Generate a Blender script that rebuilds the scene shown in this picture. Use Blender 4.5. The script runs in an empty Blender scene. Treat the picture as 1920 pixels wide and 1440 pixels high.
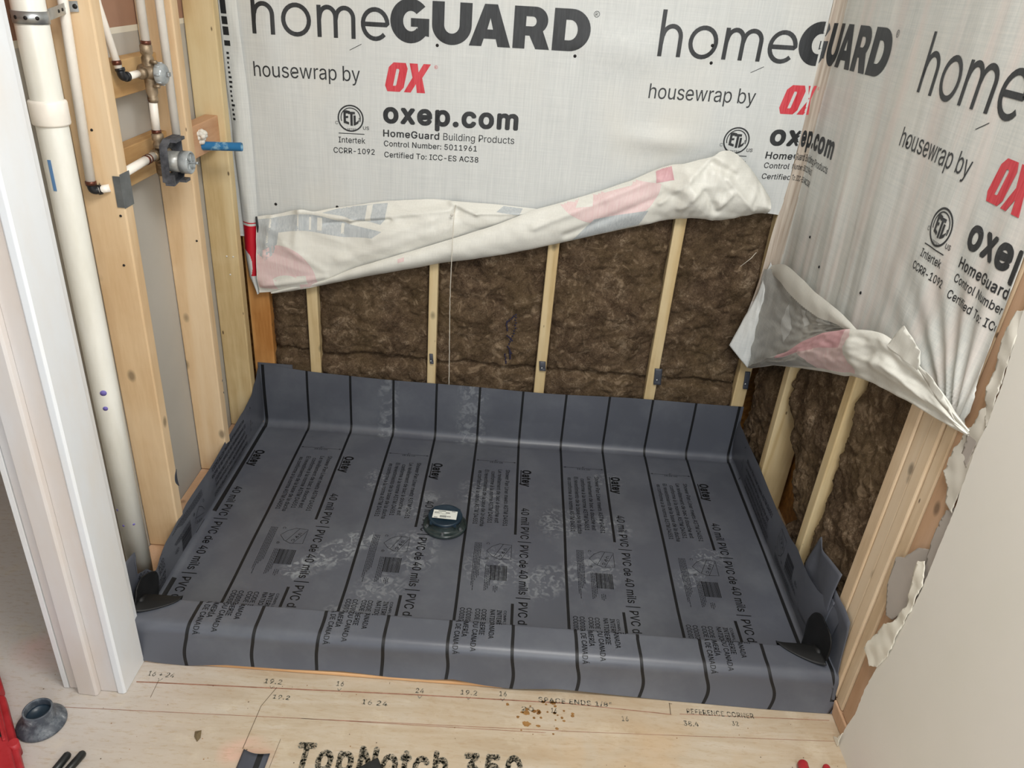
import bpy, bmesh, math, random
from math import sin, cos, pi, radians, exp, sqrt
from mathutils import Vector, Matrix, noise
random.seed(7)
SC = bpy.context.scene
COL = SC.collection

# ------------------------------------------------------------ camera, light
cam_d = bpy.data.cameras.new('camera'); cam = bpy.data.objects.new('camera', cam_d); COL.objects.link(cam)
cam.location = (0.84802, -2.36455, 1.51532)
cam.rotation_euler = (1.074369, -0.073449, 0.029548)
cam_d.sensor_width = 36; cam_d.sensor_fit = 'HORIZONTAL'; cam_d.lens = 1440.25/1920*36
cam_d.clip_start = 0.02
SC.camera = cam
SC.view_settings.view_transform = 'Standard'; SC.view_settings.look = 'None'
SC.view_settings.gamma = 1; SC.view_settings.use_curve_mapping = False
SC.view_settings.exposure = 0.0
W = bpy.data.worlds.new('world'); SC.world = W; W.use_nodes = True
W.node_tree.nodes['Background'].inputs[0].default_value = (0.86, 0.92, 1.0, 1)
W.node_tree.nodes['Background'].inputs[1].default_value = 0.8

def area(name, loc, target, size, size_y, power, colr):
    d = bpy.data.lights.new(name, 'AREA'); d.shape = 'RECTANGLE'; d.size = size; d.size_y = size_y
    d.energy = power; d.color = colr
    o = bpy.data.objects.new(name, d); COL.objects.link(o); o.location = loc
    o.rotation_euler = (Vector(target)-Vector(loc)).to_track_quat('-Z', 'Y').to_euler()
    return o
area('ceiling_lamp_light', (1.15, -1.75, 2.40), (0.95, -1.2, 0.0), 0.8, 0.8, 44, (1.0, 0.985, 0.96))
area('window_light', (1.30, -3.3, 1.75), (0.15, -0.9, 0.45), 0.9, 1.4, 24, (0.93, 0.97, 1.0))

# ------------------------------------------------------------ materials
def lin(c):
    return tuple(((x/255.0)/12.92 if x/255.0 <= .04045 else ((x/255.0+.055)/1.055)**2.4) for x in c)+(1,)
MATS = {}
class NT:
    def __init__(s, name, rough=.6, col=(128, 128, 128), metal=0, spec=.5):
        s.m = bpy.data.materials.new(name); s.m.use_nodes = True; s.t = s.m.node_tree
        s.b = s.t.nodes['Principled BSDF']
        s.b.inputs['Roughness'].default_value = rough; s.b.inputs['Metallic'].default_value = metal
        s.b.inputs['Base Color'].default_value = lin(col)
        s.b.inputs['Specular IOR Level'].default_value = spec
        s._co = None; MATS[name] = s.m
    def n(s, typ, **k):
        x = s.t.nodes.new(typ)
        for a, v in k.items(): setattr(x, a, v)
        return x
    def l(s, a, b): s.t.links.new(a, b)
    def coord(s, scale=(1, 1, 1), rnd=False, kind='Object', off=(0, 0, 0)):
        tc = s.n('ShaderNodeTexCoord'); mp = s.n('ShaderNodeMapping')
        mp.inputs['Scale'].default_value = scale; mp.inputs['Location'].default_value = off
        s.l(tc.outputs[kind], mp.inputs['Vector'])
        if rnd:
            oi = s.n('ShaderNodeObjectInfo'); mu = s.n('ShaderNodeVectorMath', operation='SCALE'); ad = s.n('ShaderNodeVectorMath', operation='ADD')
            cb = s.n('ShaderNodeCombineXYZ')
            for i in range(3): s.l(oi.outputs['Random'], cb.inputs[i])
            s.l(cb.outputs[0], mu.inputs[0]); mu.inputs['Scale'].default_value = 37.0
            s.l(mp.outputs[0], ad.inputs[0]); s.l(mu.outputs[0], ad.inputs[1]); return ad.outputs[0]
        return mp.outputs[0]
    def noise(s, vec, scale=5, detail=4, rough=.55, dist=0):
        x = s.n('ShaderNodeTexNoise'); x.inputs['Scale'].default_value = scale; x.inputs['Detail'].default_value = detail
        x.inputs['Roughness'].default_value = rough; x.inputs['Distortion'].default_value = dist
        s.l(vec, x.inputs['Vector']); return x.outputs['Fac']
    def vor(s, vec, scale=5, feature='F1', rnd=1.0):
        x = s.n('ShaderNodeTexVoronoi', feature=feature); x.inputs['Scale'].default_value = scale
        x.inputs['Randomness'].default_value = rnd
        s.l(vec, x.inputs['Vector']); return x.outputs['Distance']
    def ramp(s, fac, stops):
        r = s.n('ShaderNodeValToRGB'); e = r.color_ramp.elements
        while len(e) < len(stops): e.new(.5)
        for i, (p, c) in enumerate(stops):
            e[i].position = p; e[i].color = lin(c) if len(c) == 3 and max(c) > 1 else (c[0], c[0], c[0], 1)
        s.l(fac, r.inputs[0]); return r.outputs[0]
    def mix(s, fac, a, b):
        x = s.n('ShaderNodeMix', data_type='RGBA')
        for sock, v in ((x.inputs[0], fac), (x.inputs[6], a), (x.inputs[7], b)):
            if isinstance(v, (int, float)): sock.default_value = v
            elif isinstance(v, tuple): sock.default_value = lin(v)
            else: s.l(v, sock)
        return x.outputs[2]
    def math(s, op, a, b=None):
        x = s.n('ShaderNodeMath', operation=op)
        for i, v in enumerate((a, b)):
            if v is None: continue
            if isinstance(v, (int, float)): x.inputs[i].default_value = v
            else: s.l(v, x.inputs[i])
        return x.outputs[0]
    def col(s, c): s.l(c, s.b.inputs['Base Color']); return s
    def bump(s, h, strength=.3, dist=.002):
        b = s.n('ShaderNodeBump'); b.inputs['Strength'].default_value = strength; b.inputs['Distance'].default_value = dist
        s.l(h, b.inputs['Height']); s.l(b.outputs[0], s.b.inputs['Normal']); return s

def plain(name, col, rough=.5, metal=0, bump=0, bs=200, var=0):
    m = NT(name, rough, col, metal)
    if var:
        v = m.coord(); f = m.noise(v, 30, 5, .6)
        m.col(m.ramp(f, [(.35, tuple(max(0, c-var) for c in col)), (.65, tuple(min(255, c+var) for c in col))]))
    if bump: m.bump(m.noise(m.coord(), bs, 4), bump, .001)
    return m.m

def wood(name, light, mid, dark, knots=True, axis='z', ringscale=1.0):
    m = NT(name, .62, mid, spec=.3)
    sc = {'z': (1, 1, .09), 'x': (.09, 1, 1), 'y': (1, .09, 1)}[axis]
    v = m.coord(sc, rnd=True)
    big = m.noise(v, 9*ringscale, 3, .5, .4)
    w = m.math('MULTIPLY', big, 16.0); w = m.math('SINE', w)
    w = m.math('MULTIPLY', m.math('ADD', w, 1.0), .5)
    fine = m.noise(v, 160, 4, .6)
    g = m.math('ADD', m.math('MULTIPLY', w, .55), m.math('MULTIPLY', fine, .45))
    base = m.ramp(g, [(.15, light), (.55, mid), (.95, dark)])
    blotch = m.noise(m.coord((1, 1, 1), rnd=True), 7, 3)
    base = m.mix(m.math('MULTIPLY', m.ramp(blotch, [(.45, (0,)), (.7, (1,))]), .35), base, tuple(min(255, int(c*1.02+4)) for c in light))
    if knots:
        ks = {'z': (9, 9, 5.5), 'x': (3.4, 8, 8), 'y': (8, 3.4, 8)}[axis]
        vk = m.coord(ks, rnd=True); d = m.vor(vk, 1.0)
        k = m.ramp(d, [(.045, (1,)), (.075, (.55,)), (.11, (0,))])
        base = m.mix(m.math('MULTIPLY', k, .7), base, tuple(int(c*.5) for c in mid))
        ks2 = {'z': (22, 22, 9), 'x': (9, 22, 22), 'y': (22, 9, 22)}[axis]
        d2 = m.vor(m.coord(ks2, rnd=True, off=(3, 1, 2)), 1.0)
        k2 = m.ramp(d2, [(.045, (1,)), (.075, (0,))])
        base = m.mix(m.math('MULTIPLY', k2, .8), base, (70, 45, 25))
    m.col(base); m.bump(g, .12, .0008); return m.m

wood('stud_wood', (230, 205, 170), (222, 192, 152), (206, 172, 130))
wood('stud_wood_yellow', (222, 202, 160), (212, 188, 142), (190, 162, 114), ringscale=1.3)
wood('stud_wood_orange', (216, 166, 104), (198, 140, 78), (165, 108, 52))
wood('stud_wood_pale', (228, 208, 180), (220, 196, 164), (204, 176, 140))
wood('stud_wood_tan', (212, 178, 148), (200, 163, 130), (186, 148, 114))
wood('block_wood', (214, 180, 130), (200, 162, 112), (176, 134, 86), axis='y')
wood('block_wood_red', (218, 178, 142), (208, 162, 124), (188, 138, 100), axis='y')
wood('curb_wood', (224, 184, 140), (214, 168, 122), (198, 150, 104), axis='x')

# OSB sheathing
m = NT('osb', .6, (150, 105, 50)); v = m.coord(); d = m.vor(v, 45); c = m.noise(v, 60, 3)
m.col(m.mix(m.ramp(c, [(.3, (0,)), (.7, (1,))]), (120, 76, 30), (176, 124, 60))).bump(d, .3, .002)

# PVC pan liner: grey vinyl with chalky boot dust
m = NT('liner', .42, (84, 88, 100), spec=.5)
v = m.coord(); big = m.noise(v, 3, 2)
base = m.ramp(big, [(.3, (83, 86, 94)), (.7, (91, 94, 103))])
def blob(m, cx, cy, rx, ry, ang, pat_scale, lo=.45, hi=.6, dist=1.5, amount=1.0):
    tc = m.n('ShaderNodeTexCoord'); mp = m.n('ShaderNodeMapping', vector_type='TEXTURE')
    mp.inputs['Location'].default_value = (cx, cy, 0); mp.inputs['Rotation'].default_value = (0, 0, ang)
    mp.inputs['Scale'].default_value = (rx, ry, 10); m.l(tc.outputs['Object'], mp.inputs['Vector'])
    ln = m.n('ShaderNodeVectorMath', operation='LENGTH'); m.l(mp.outputs[0], ln.inputs[0])
    r = m.ramp(ln.outputs['Value'], [(.55, (1,)), (1.0, (0,))])
    n = m.noise(m.coord(), pat_scale, 3, .55, dist)
    p = m.ramp(n, [(lo, (0,)), (hi, (1,))])
    return m.math('MULTIPLY', m.math('MULTIPLY', r, p), amount)
blobs = [(.40, -.665, .10, .06, .9, 38), (.33, -.73, .09, .05, .6, 44), (.46, -.60, .07, .05, .3, 50), (.62, -.63, .09, .12, .2, 40),
         (.55, -.80, .09, .08, .3, 42), (.47, -.88, .06, .05, .3, 48), (.62, -.42, .10, .10, 0, 36), (.80, -.35, .08, .12, .4, 40),
         (.86, -.68, .12, .10, .2, 44), (1.0, -.72, .10, .07, .8, 44), (1.06, -.45, .09, .09, .5, 50), (1.22, -.45, .06, .08, 1., 50), (1.14, -.66, .11, .09, .3, 42),
         (1.50, -.56, .06, .05, .3, 60), (1.43, -.66, .07, .05, .9, 60), (1.22, -.20, .07, .05, 0, 60), (.44, -.02, .05, .04, 0, 30), (.45, -.30, .05, .08, 0, 60), (.74, -.02, .07, .05, 0, 40)]
acc = None
for i, (cx, cy, rx, ry, a, ps) in enumerate(blobs):
    f = blob(m, cx, cy, rx, ry, a, ps, .46, .62, 1.2, .8 if i < 3 else .5)
    acc = f if acc is None else m.math('MAXIMUM', acc, f)
film = m.ramp(m.noise(m.coord((1, 1, 1)), 4.5, 5, .65), [(.45, (0,)), (.75, (1,))])
acc = m.math('MAXIMUM', acc, m.math('MULTIPLY', film, .2))
m.col(m.mix(acc, base, (150, 155, 158)))
m.l(m.math('ADD', m.math('MULTIPLY', acc, .4), .36), m.b.inputs['Roughness'])
LINER_ACC = True
m.bump(m.noise(v, 5, 2), .12, .02)
plain('liner_ink', (9, 10, 13), .55)
# faint smaller print
plain('liner_ink_soft', (34, 36, 42), .55)
plain('dam_rubber', (5, 6, 8), .6)

# housewrap
def wrapmat(name, a, b, back=False, pink=False):
    m = NT(name, .5 if not back else .42, a, spec=.35)
    v1 = m.coord((70, 70, 2.0)); v2 = m.coord((2, 2, 90))
    s1 = m.noise(v1, 4, 3, .6); s2 = m.noise(v2, 4, 2, .6)
    f = m.math('ADD', m.math('MULTIPLY', s1, .6), m.math('MULTIPLY', s2, .4))
    c = m.ramp(f, [(.35, a), (.65, b)])
    n = m.noise(m.coord((1.0, 1.0, .6)), 2.6, 3, .5)
    c = m.mix(m.math('MULTIPLY', m.ramp(n, [(.5, (0,)), (.7, (1,))]), .5), c, (224, 220, 208))
    if pink:
        n2 = m.noise(m.coord((6, 6, .7)), 3, 3, .5)
        c = m.mix(m.math('MULTIPLY', m.ramp(n2, [(.48, (0,)), (.68, (1,))]), .45), c, (228, 212, 204))
    m.col(c); m.bump(f, .10, .001)
    m.b.inputs['Transmission Weight'].default_value = 0.0
    return m.m
wrapmat('wrap_front', (204, 207, 205), (220, 222, 219))
wrapmat('wrap_side', (200, 203, 199), (222, 222, 216), pink=True)
wrapmat('wrap_back', (226, 225, 216), (236, 235, 226), back=True)
wrapmat('wrap_inside', (164, 165, 161), (188, 188, 183), back=True)
m = NT('wrap_band', .45, (188, 174, 158)); n = m.noise(m.coord((30, 30, 1.2)), 3, 3)
m.col(m.ramp(n, [(.35, (172, 156, 140)), (.65, (206, 196, 182))])).bump(n, .2, .002)
def inkmat(name, c, a, hi=.5, base_rough=.5):
    m = NT(name, base_rough, c); v = m.coord((40, 40, 3)); n = m.noise(v, 5, 4, .7)
    m.col(m.ramp(n, [(.3, c), (hi+.25, a)])); return m.m
inkmat('ink_black', (32, 34, 36), (60, 62, 64), .5)
inkmat('ink_dark', (30, 32, 34), (48, 50, 52), .5)
inkmat('ink_red', (196, 32, 50), (222, 84, 92), .45)
plain('print_red', (196, 26, 46), .3)
inkmat('ghost_pink', (229, 198, 197), (236, 216, 212), .45)
inkmat('ghost_grey', (178, 185, 188), (206, 210, 210), .45)
inkmat('ghost_rose', (212, 160, 166), (222, 182, 184), .45)

# insulation
m = NT('insulation', .95, (96, 78, 60), spec=.1)
v = m.coord(); a = m.noise(v, 14, 6, .65, .8); b = m.noise(v, 70, 6, .7, 2.2); c = m.noise(m.coord(off=(5, 3, 1)), 5, 3)
f = m.math('ADD', m.math('MULTIPLY', a, .55), m.math('MULTIPLY', b, .45))
cc = m.ramp(f, [(.36, (48, 37, 28)), (.46, (76, 61, 47)), (.55, (98, 81, 64)), (.66, (158, 140, 118))])
cc = m.mix(m.math('MULTIPLY', m.ramp(c, [(.4, (0,)), (.65, (1,))]), .35), cc, (100, 84, 58))
puf = m.noise(m.coord(off=(2, 8, 5)), 22, 4, .5, 1.6)
cc = m.mix(m.math('MULTIPLY', m.ramp(puf, [(.58, (0,)), (.70, (1,))]), .55), cc, (150, 130, 106))
cc = m.mix(m.math('MULTIPLY', m.ramp(puf, [(.30, (1,)), (.42, (0,))]), .45), cc, (44, 33, 24))
fib = m.noise(m.coord((1, 1, 1), off=(9, 2, 4)), 32, 2, .5, 6.0)
fl = m.ramp(fib, [(.495, (0,)), (.505, (1,)), (.515, (0,))])
cc = m.mix(m.math('MULTIPLY', fl, .4), cc, (176, 156, 130))
m.col(cc); m.bump(f, .7, .005)

# gypsum
def dry(name, a, b, r=.85):
    m = NT(name, r, a, spec=.2); n = m.noise(m.coord(), 3, 4); f2 = m.noise(m.coord(), 260, 3)
    m.col(m.ramp(n, [(.35, a), (.65, b)])).bump(f2, .05, .0005); return m.m
dry('gypsum_grey', (184, 180, 172), (192, 188, 180))
dry('gypsum_white', (228, 225, 215), (232, 228, 220))
dry('gypsum_torn', (186, 178, 170), (168, 160, 152))
dry('gypsum_paper', (236, 232, 218), (228, 222, 206))
dry('gypsum_core', (222, 218, 206), (204, 198, 186))
dry('kraft', (176, 140, 118), (160, 124, 104))
dry('room_paint', (214, 210, 202), (218, 214, 206))
m = NT('trim_paint', .4, (232, 234, 234)); n = m.noise(m.coord((1, 1, .4)), 6, 5, .6)
m.col(m.ramp(n, [(.4, (230, 234, 238)), (.7, (227, 224, 220))])).bump(m.noise(m.coord(), 60, 3), .08, .001)
m = NT('trim_dusty', .55, (222, 212, 204)); n = m.noise(m.coord((1, 1, .3)), 5, 5, .6)
m.col(m.ramp(n, [(.35, (216, 214, 214)), (.62, (212, 200, 190)), (.75, (210, 205, 202))]))

# subfloor
m = NT('subfloor', .72, (208, 182, 142), spec=.25)
v = m.coord((.14, 1, 1)); n = m.noise(v, 28, 5, .6, .6); n2 = m.noise(m.coord(), 3.2, 5, .6); n3 = m.noise(m.coord(), 90, 4, .7)
c = m.ramp(n, [(.3, (176, 158, 133)), (.5, (187, 172, 150)), (.72, (197, 186, 169))])
c = m.mix(m.math('MULTIPLY', m.ramp(n2, [(.45, (0,)), (.65, (1,))]), .35), c, (178, 152, 118))
sp = m.n('ShaderNodeSeparateXYZ'); tc = m.n('ShaderNodeTexCoord'); m.l(tc.outputs['Object'], sp.inputs[0])
dx = m.n('ShaderNodeMapRange'); m.l(sp.outputs['X'], dx.inputs[0]); dx.inputs[1].default_value = .35; dx.inputs[2].default_value = -.12
dust = m.math('MULTIPLY', dx.outputs[0], m.ramp(n2, [(.2, (.8,)), (.8, (1,))]))
c = m.mix(dust, c, (198, 192, 188))
dl = m.math('MULTIPLY', m.ramp(m.noise(m.coord(off=(4, 4, 0)), 9, 5, .65), [(.55, (0,)), (.7, (1,))]), .5)
c = m.mix(dl, c, (208, 196, 174))
pk = blob(m, -.17, -1.08, .12, .07, 0, 6, .3, .6, 1, .5); c = m.mix(pk, c, (224, 178, 170))
pk = blob(m, .36, -1.31, .07, .05, 0, 8, .3, .6, 1, .5); c = m.mix(pk, c, (228, 176, 160))
oil = blob(m, 1.25, -1.25, .35, .12, .1, 5, .4, .6, 1, .35); c = m.mix(oil, c, (198, 164, 122))
c = m.mix(m.math('MULTIPLY', m.ramp(m.noise(m.coord((.3, 1, 1), off=(1, 7, 0)), 120, 5, .7), [(.52, (0,)), (.66, (1,))]), .4), c, (168, 142, 108))
m.col(c); m.bump(n3, .25, .001)
m = NT('floor_ink', .8, (128, 128, 116)); n = m.noise(m.coord(), 150, 4, .8)
tr = m.n('ShaderNodeBsdfTransparent'); mx = m.n('ShaderNodeMixShader')
m.l(m.ramp(n, [(.44, (1,)), (.54, (.12,))]), mx.inputs[0]); m.l(tr.outputs[0], mx.inputs[1]); m.l(m.b.outputs[0], mx.inputs[2])
m.l(mx.outputs[0], m.t.nodes['Material Output'].inputs[0])
plain('chalk_line', (150, 104, 84), .9, var=20)
plain('oil_spot', (138, 96, 44), .4, var=20)
plain('crack', (96, 80, 60), .9)

m = NT('pipe_white', .3, (232, 232, 220)); n = m.noise(m.coord((1, 1, .25)), 14, 5, .6)
m.col(m.ramp(n, [(.4, (243, 243, 236)), (.75, (222, 220, 208))]))
plain('cpvc', (246, 240, 230), .35, var=4)
plain('copper_ring', (104, 62, 48), .35, .6, var=15)
plain('brass', (138, 120, 96), .5, .6, bump=.4, bs=150, var=38)
plain('black_fitting', (32, 34, 38), .35)
plain('steel', (176, 180, 182), .38, .8, bump=.1, var=12)
plain('steel_dark', (118, 122, 124), .5, .6, var=10)
plain('cloudy_plastic', (150, 150, 146), .3, .15, bump=.2, bs=90, var=25)
plain('clear_cap', (160, 166, 168), .18, .1, bump=.25, bs=60, var=20)
plain('plaster_dusty_black', (66, 68, 74), .6, bump=.3, bs=120, var=30)
m = NT('blue_pipe', .35, (40, 112, 166)); n = m.noise(m.coord((1, 1, 1)), 30, 4, .6)
m.col(m.ramp(n, [(.52, (44, 116, 168)), (.62, (150, 190, 210))]))
plain('blue_tape', (96, 140, 190), .6)
plain('purple_mark', (122, 112, 190), .6)
plain('blue_mark', (46, 42, 66), .9)
plain('foam', (226, 222, 212), .7, bump=.5, bs=80)
m = NT('flange_grey', .45, (72, 78, 86)); n = m.noise(m.coord((1, 1, 1)), 45, 5, .7)
m.col(m.ramp(n, [(.45, (70, 76, 85)), (.62, (112, 118, 124)), (.72, (180, 184, 186))])); 
plain('drain_cap', (30, 48, 62), .35, var=6)
plain('drain_ring', (44, 54, 54), .22, bump=.2, bs=80, var=12)
plain('label_white', (236, 238, 230), .4)
plain('label_ink', (70, 74, 78), .5)
plain('red_plastic', (172, 42, 48), .45, bump=.06, bs=160, var=8)
plain('case_dark', (34, 28, 28), .6)
plain('black_plastic', (28, 30, 30), .4, var=8)
plain('string_white', (226, 220, 206), .8)
plain('nail_dark', (38, 36, 36), .5, .5)
plain('screw_white', (220, 216, 206), .5)
plain('leaf_brown', (104, 88, 60), .8)
plain('liner_scrap', (70, 73, 82), .45)

# ------------------------------------------------------------ mesh helpers
def tag(o, label=None, cat=None, group=None, kind=None):
    if label: o['label'] = label
    if cat: o['category'] = cat
    if group: o['group'] = group
    if kind: o['kind'] = kind
    return o
def thing(name, label, cat, loc=(0, 0, 0), group=None):
    o = bpy.data.objects.new(name, None); COL.objects.link(o); o.location = loc; o.empty_display_size = .05
    return tag(o, label, cat, group)
class MB:
    def __init__(s): s.v = []; s.f = []; s.m = []; s.sm = []
    def add(s, vs, fs, mi=0, smooth=False):
        b = len(s.v); s.v += [tuple(v) for v in vs]
        for f in fs: s.f.append(tuple(b+i for i in f)); s.m.append(mi); s.sm.append(smooth)
        return s
    def box(s, a, b, mi=0):
        x0, y0, z0 = a; x1, y1, z1 = b
        return s.add([(x0, y0, z0), (x1, y0, z0), (x1, y1, z0), (x0, y1, z0), (x0, y0, z1), (x1, y0, z1), (x1, y1, z1), (x0, y1, z1)],
                     [(0, 3, 2, 1), (4, 5, 6, 7), (0, 1, 5, 4), (1, 2, 6, 5), (2, 3, 7, 6), (3, 0, 4, 7)], mi)
    def prism(s, poly, z0, z1, mi=0, axis='z'):
        def P(p, h):
            return {'z': (p[0], p[1], h), 'x': (h, p[0], p[1]), 'y': (p[0], h, p[1])}[axis]
        n = len(poly)
        return s.add([P(p, z0) for p in poly]+[P(p, z1) for p in poly],
                     [tuple(range(n))[::-1], tuple(range(n, 2*n))]+[(i, (i+1) % n, n+(i+1) % n, n+i) for i in range(n)], mi)
    def tube(s, pts, r, n=16, mi=0, caps=True, smooth=True, closed=False):
        pts = [Vector(p) for p in pts]; R = r if isinstance(r, (list, tuple)) else [r]*len(pts); rings = []
        up = None
        for i, p in enumerate(pts):
            if closed: d = pts[(i+1) % len(pts)]-pts[i-1]
            else: d = (pts[min(i+1, len(pts)-1)]-pts[max(i-1, 0)])
            d.normalize()
            if up is None:
                up = Vector((0, 0, 1)) if abs(d.z) < .9 else Vector((1, 0, 0))
            a = d.cross(up).normalized(); b = d.cross(a).normalized(); up = -b if up.dot(-b) > 0 else b
            a = d.cross(up).normalized(); b = up
            rings.append([tuple(p+(a*cos(2*pi*k/n)+b*sin(2*pi*k/n))*R[i]) for k in range(n)])
        vs = [v for rg in rings for v in rg]; fs = []
        m_ = len(rings)
        for i in range(m_ if closed else m_-1):
            j = (i+1) % m_
            for k in range(n): fs.append((i*n+k, i*n+(k+1) % n, j*n+(k+1) % n, j*n+k))
        s.add(vs, fs, mi, smooth)
        if caps and not closed:
            s.add(rings[0], [tuple(range(n))], mi); s.add(rings[-1], [tuple(range(n))[::-1]], mi)
        return s
    def lathe(s, prof, origin, axis=(0, 0, 1), n=32, mi=0, smooth=True):
        ax = Vector(axis).normalized(); q = ax.to_track_quat('Z', 'Y'); o = Vector(origin); vs = []; fs = []
        for r, h in prof:
            for k in range(n): vs.append(tuple(o+q @ Vector((r*cos(2*pi*k/n), r*sin(2*pi*k/n), h))))
        for i in range(len(prof)-1):
            for k in range(n): fs.append((i*n+k, i*n+(k+1) % n, (i+1)*n+(k+1) % n, (i+1)*n+k))
        s.add(vs, fs, mi, smooth)
        return s
    def build(s, name, mats, parent=None, bevel=0, loc=None, recalc=True, solid=0, subdiv=0, mod_bevel_seg=2):
        if isinstance(mats, str): mats = [mats]
        me = bpy.data.meshes.new(name)
        vs = s.v
        if loc is not None:
            vs = [(x-loc[0], y-loc[1], z-loc[2]) for x, y, z in s.v]
        me.from_pydata(vs, [], s.f)
        for mt in mats: me.materials.append(MATS[mt])
        me.polygons.foreach_set('material_index', s.m); me.polygons.foreach_set('use_smooth', s.sm)
        if recalc:
            bm = bmesh.new(); bm.from_mesh(me); bmesh.ops.remove_doubles(bm, verts=bm.verts, dist=1e-5)
            bmesh.ops.recalc_face_normals(bm, faces=bm.faces); bm.to_mesh(me); bm.free()
        me.update()
        o = bpy.data.objects.new(name, me); COL.objects.link(o)
        if loc is not None: o.location = loc
        if parent is not None: o.parent = parent
        if bevel:
            b = o.modifiers.new('bevel', 'BEVEL'); b.width = bevel; b.segments = mod_bevel_seg; b.limit_method = 'ANGLE'; b.angle_limit = radians(40)
        if solid:
            b = o.modifiers.new('solid', 'SOLIDIFY'); b.thickness = solid; b.offset = 0
        if subdiv:
            b = o.modifiers.new('sub', 'SUBSURF'); b.levels = subdiv; b.render_levels = subdiv
        return o

def facet(x, z, seed, ang=.5):
    c, s_ = cos(ang), sin(ang); u, v = x*c-z*s_, x*s_+z*c; u += v*.5; i, j = math.floor(u), math.floor(v); fu, fv = u-i, v-j
    h = lambda a, b: (math.sin((a*127.1+b*311.7+seed*74.7))*43758.5453) % 1
    if fu+fv < 1: return h(i, j)+(h(i+1, j)-h(i, j))*fu+(h(i, j+1)-h(i, j))*fv
    return h(i+1, j+1)+(h(i, j+1)-h(i+1, j+1))*(1-fu)+(h(i+1, j)-h(i+1, j+1))*(1-fv)
def N(x, y=0, z=0, s=0): return noise.noise(Vector((x+s*13.1, y+s*7.7, z+s*3.3)))

# ---- flat print geometry: text and outlines as 2-D meshes
def curve2d(splines, off=0.0):
    cu = bpy.data.curves.new('c', 'CURVE'); cu.dimensions = '2D'; cu.fill_mode = 'BOTH'; cu.offset = off
    for pts in splines:
        sp = cu.splines.new('POLY'); sp.points.add(len(pts)-1); sp.use_cyclic_u = True
        for i, p in enumerate(pts): sp.points[i].co = (p[0], p[1], 0, 1)
    ob = bpy.data.objects.new('c', cu); COL.objects.link(ob)
    me = bpy.data.meshes.new_from_object(ob.evaluated_get(bpy.context.evaluated_depsgraph_get()))
    r = ([(v.co.x, v.co.y) for v in me.vertices], [tuple(p.vertices) for p in me.polygons])
    bpy.data.objects.remove(ob); bpy.data.curves.remove(cu); bpy.data.meshes.remove(me); return r
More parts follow.
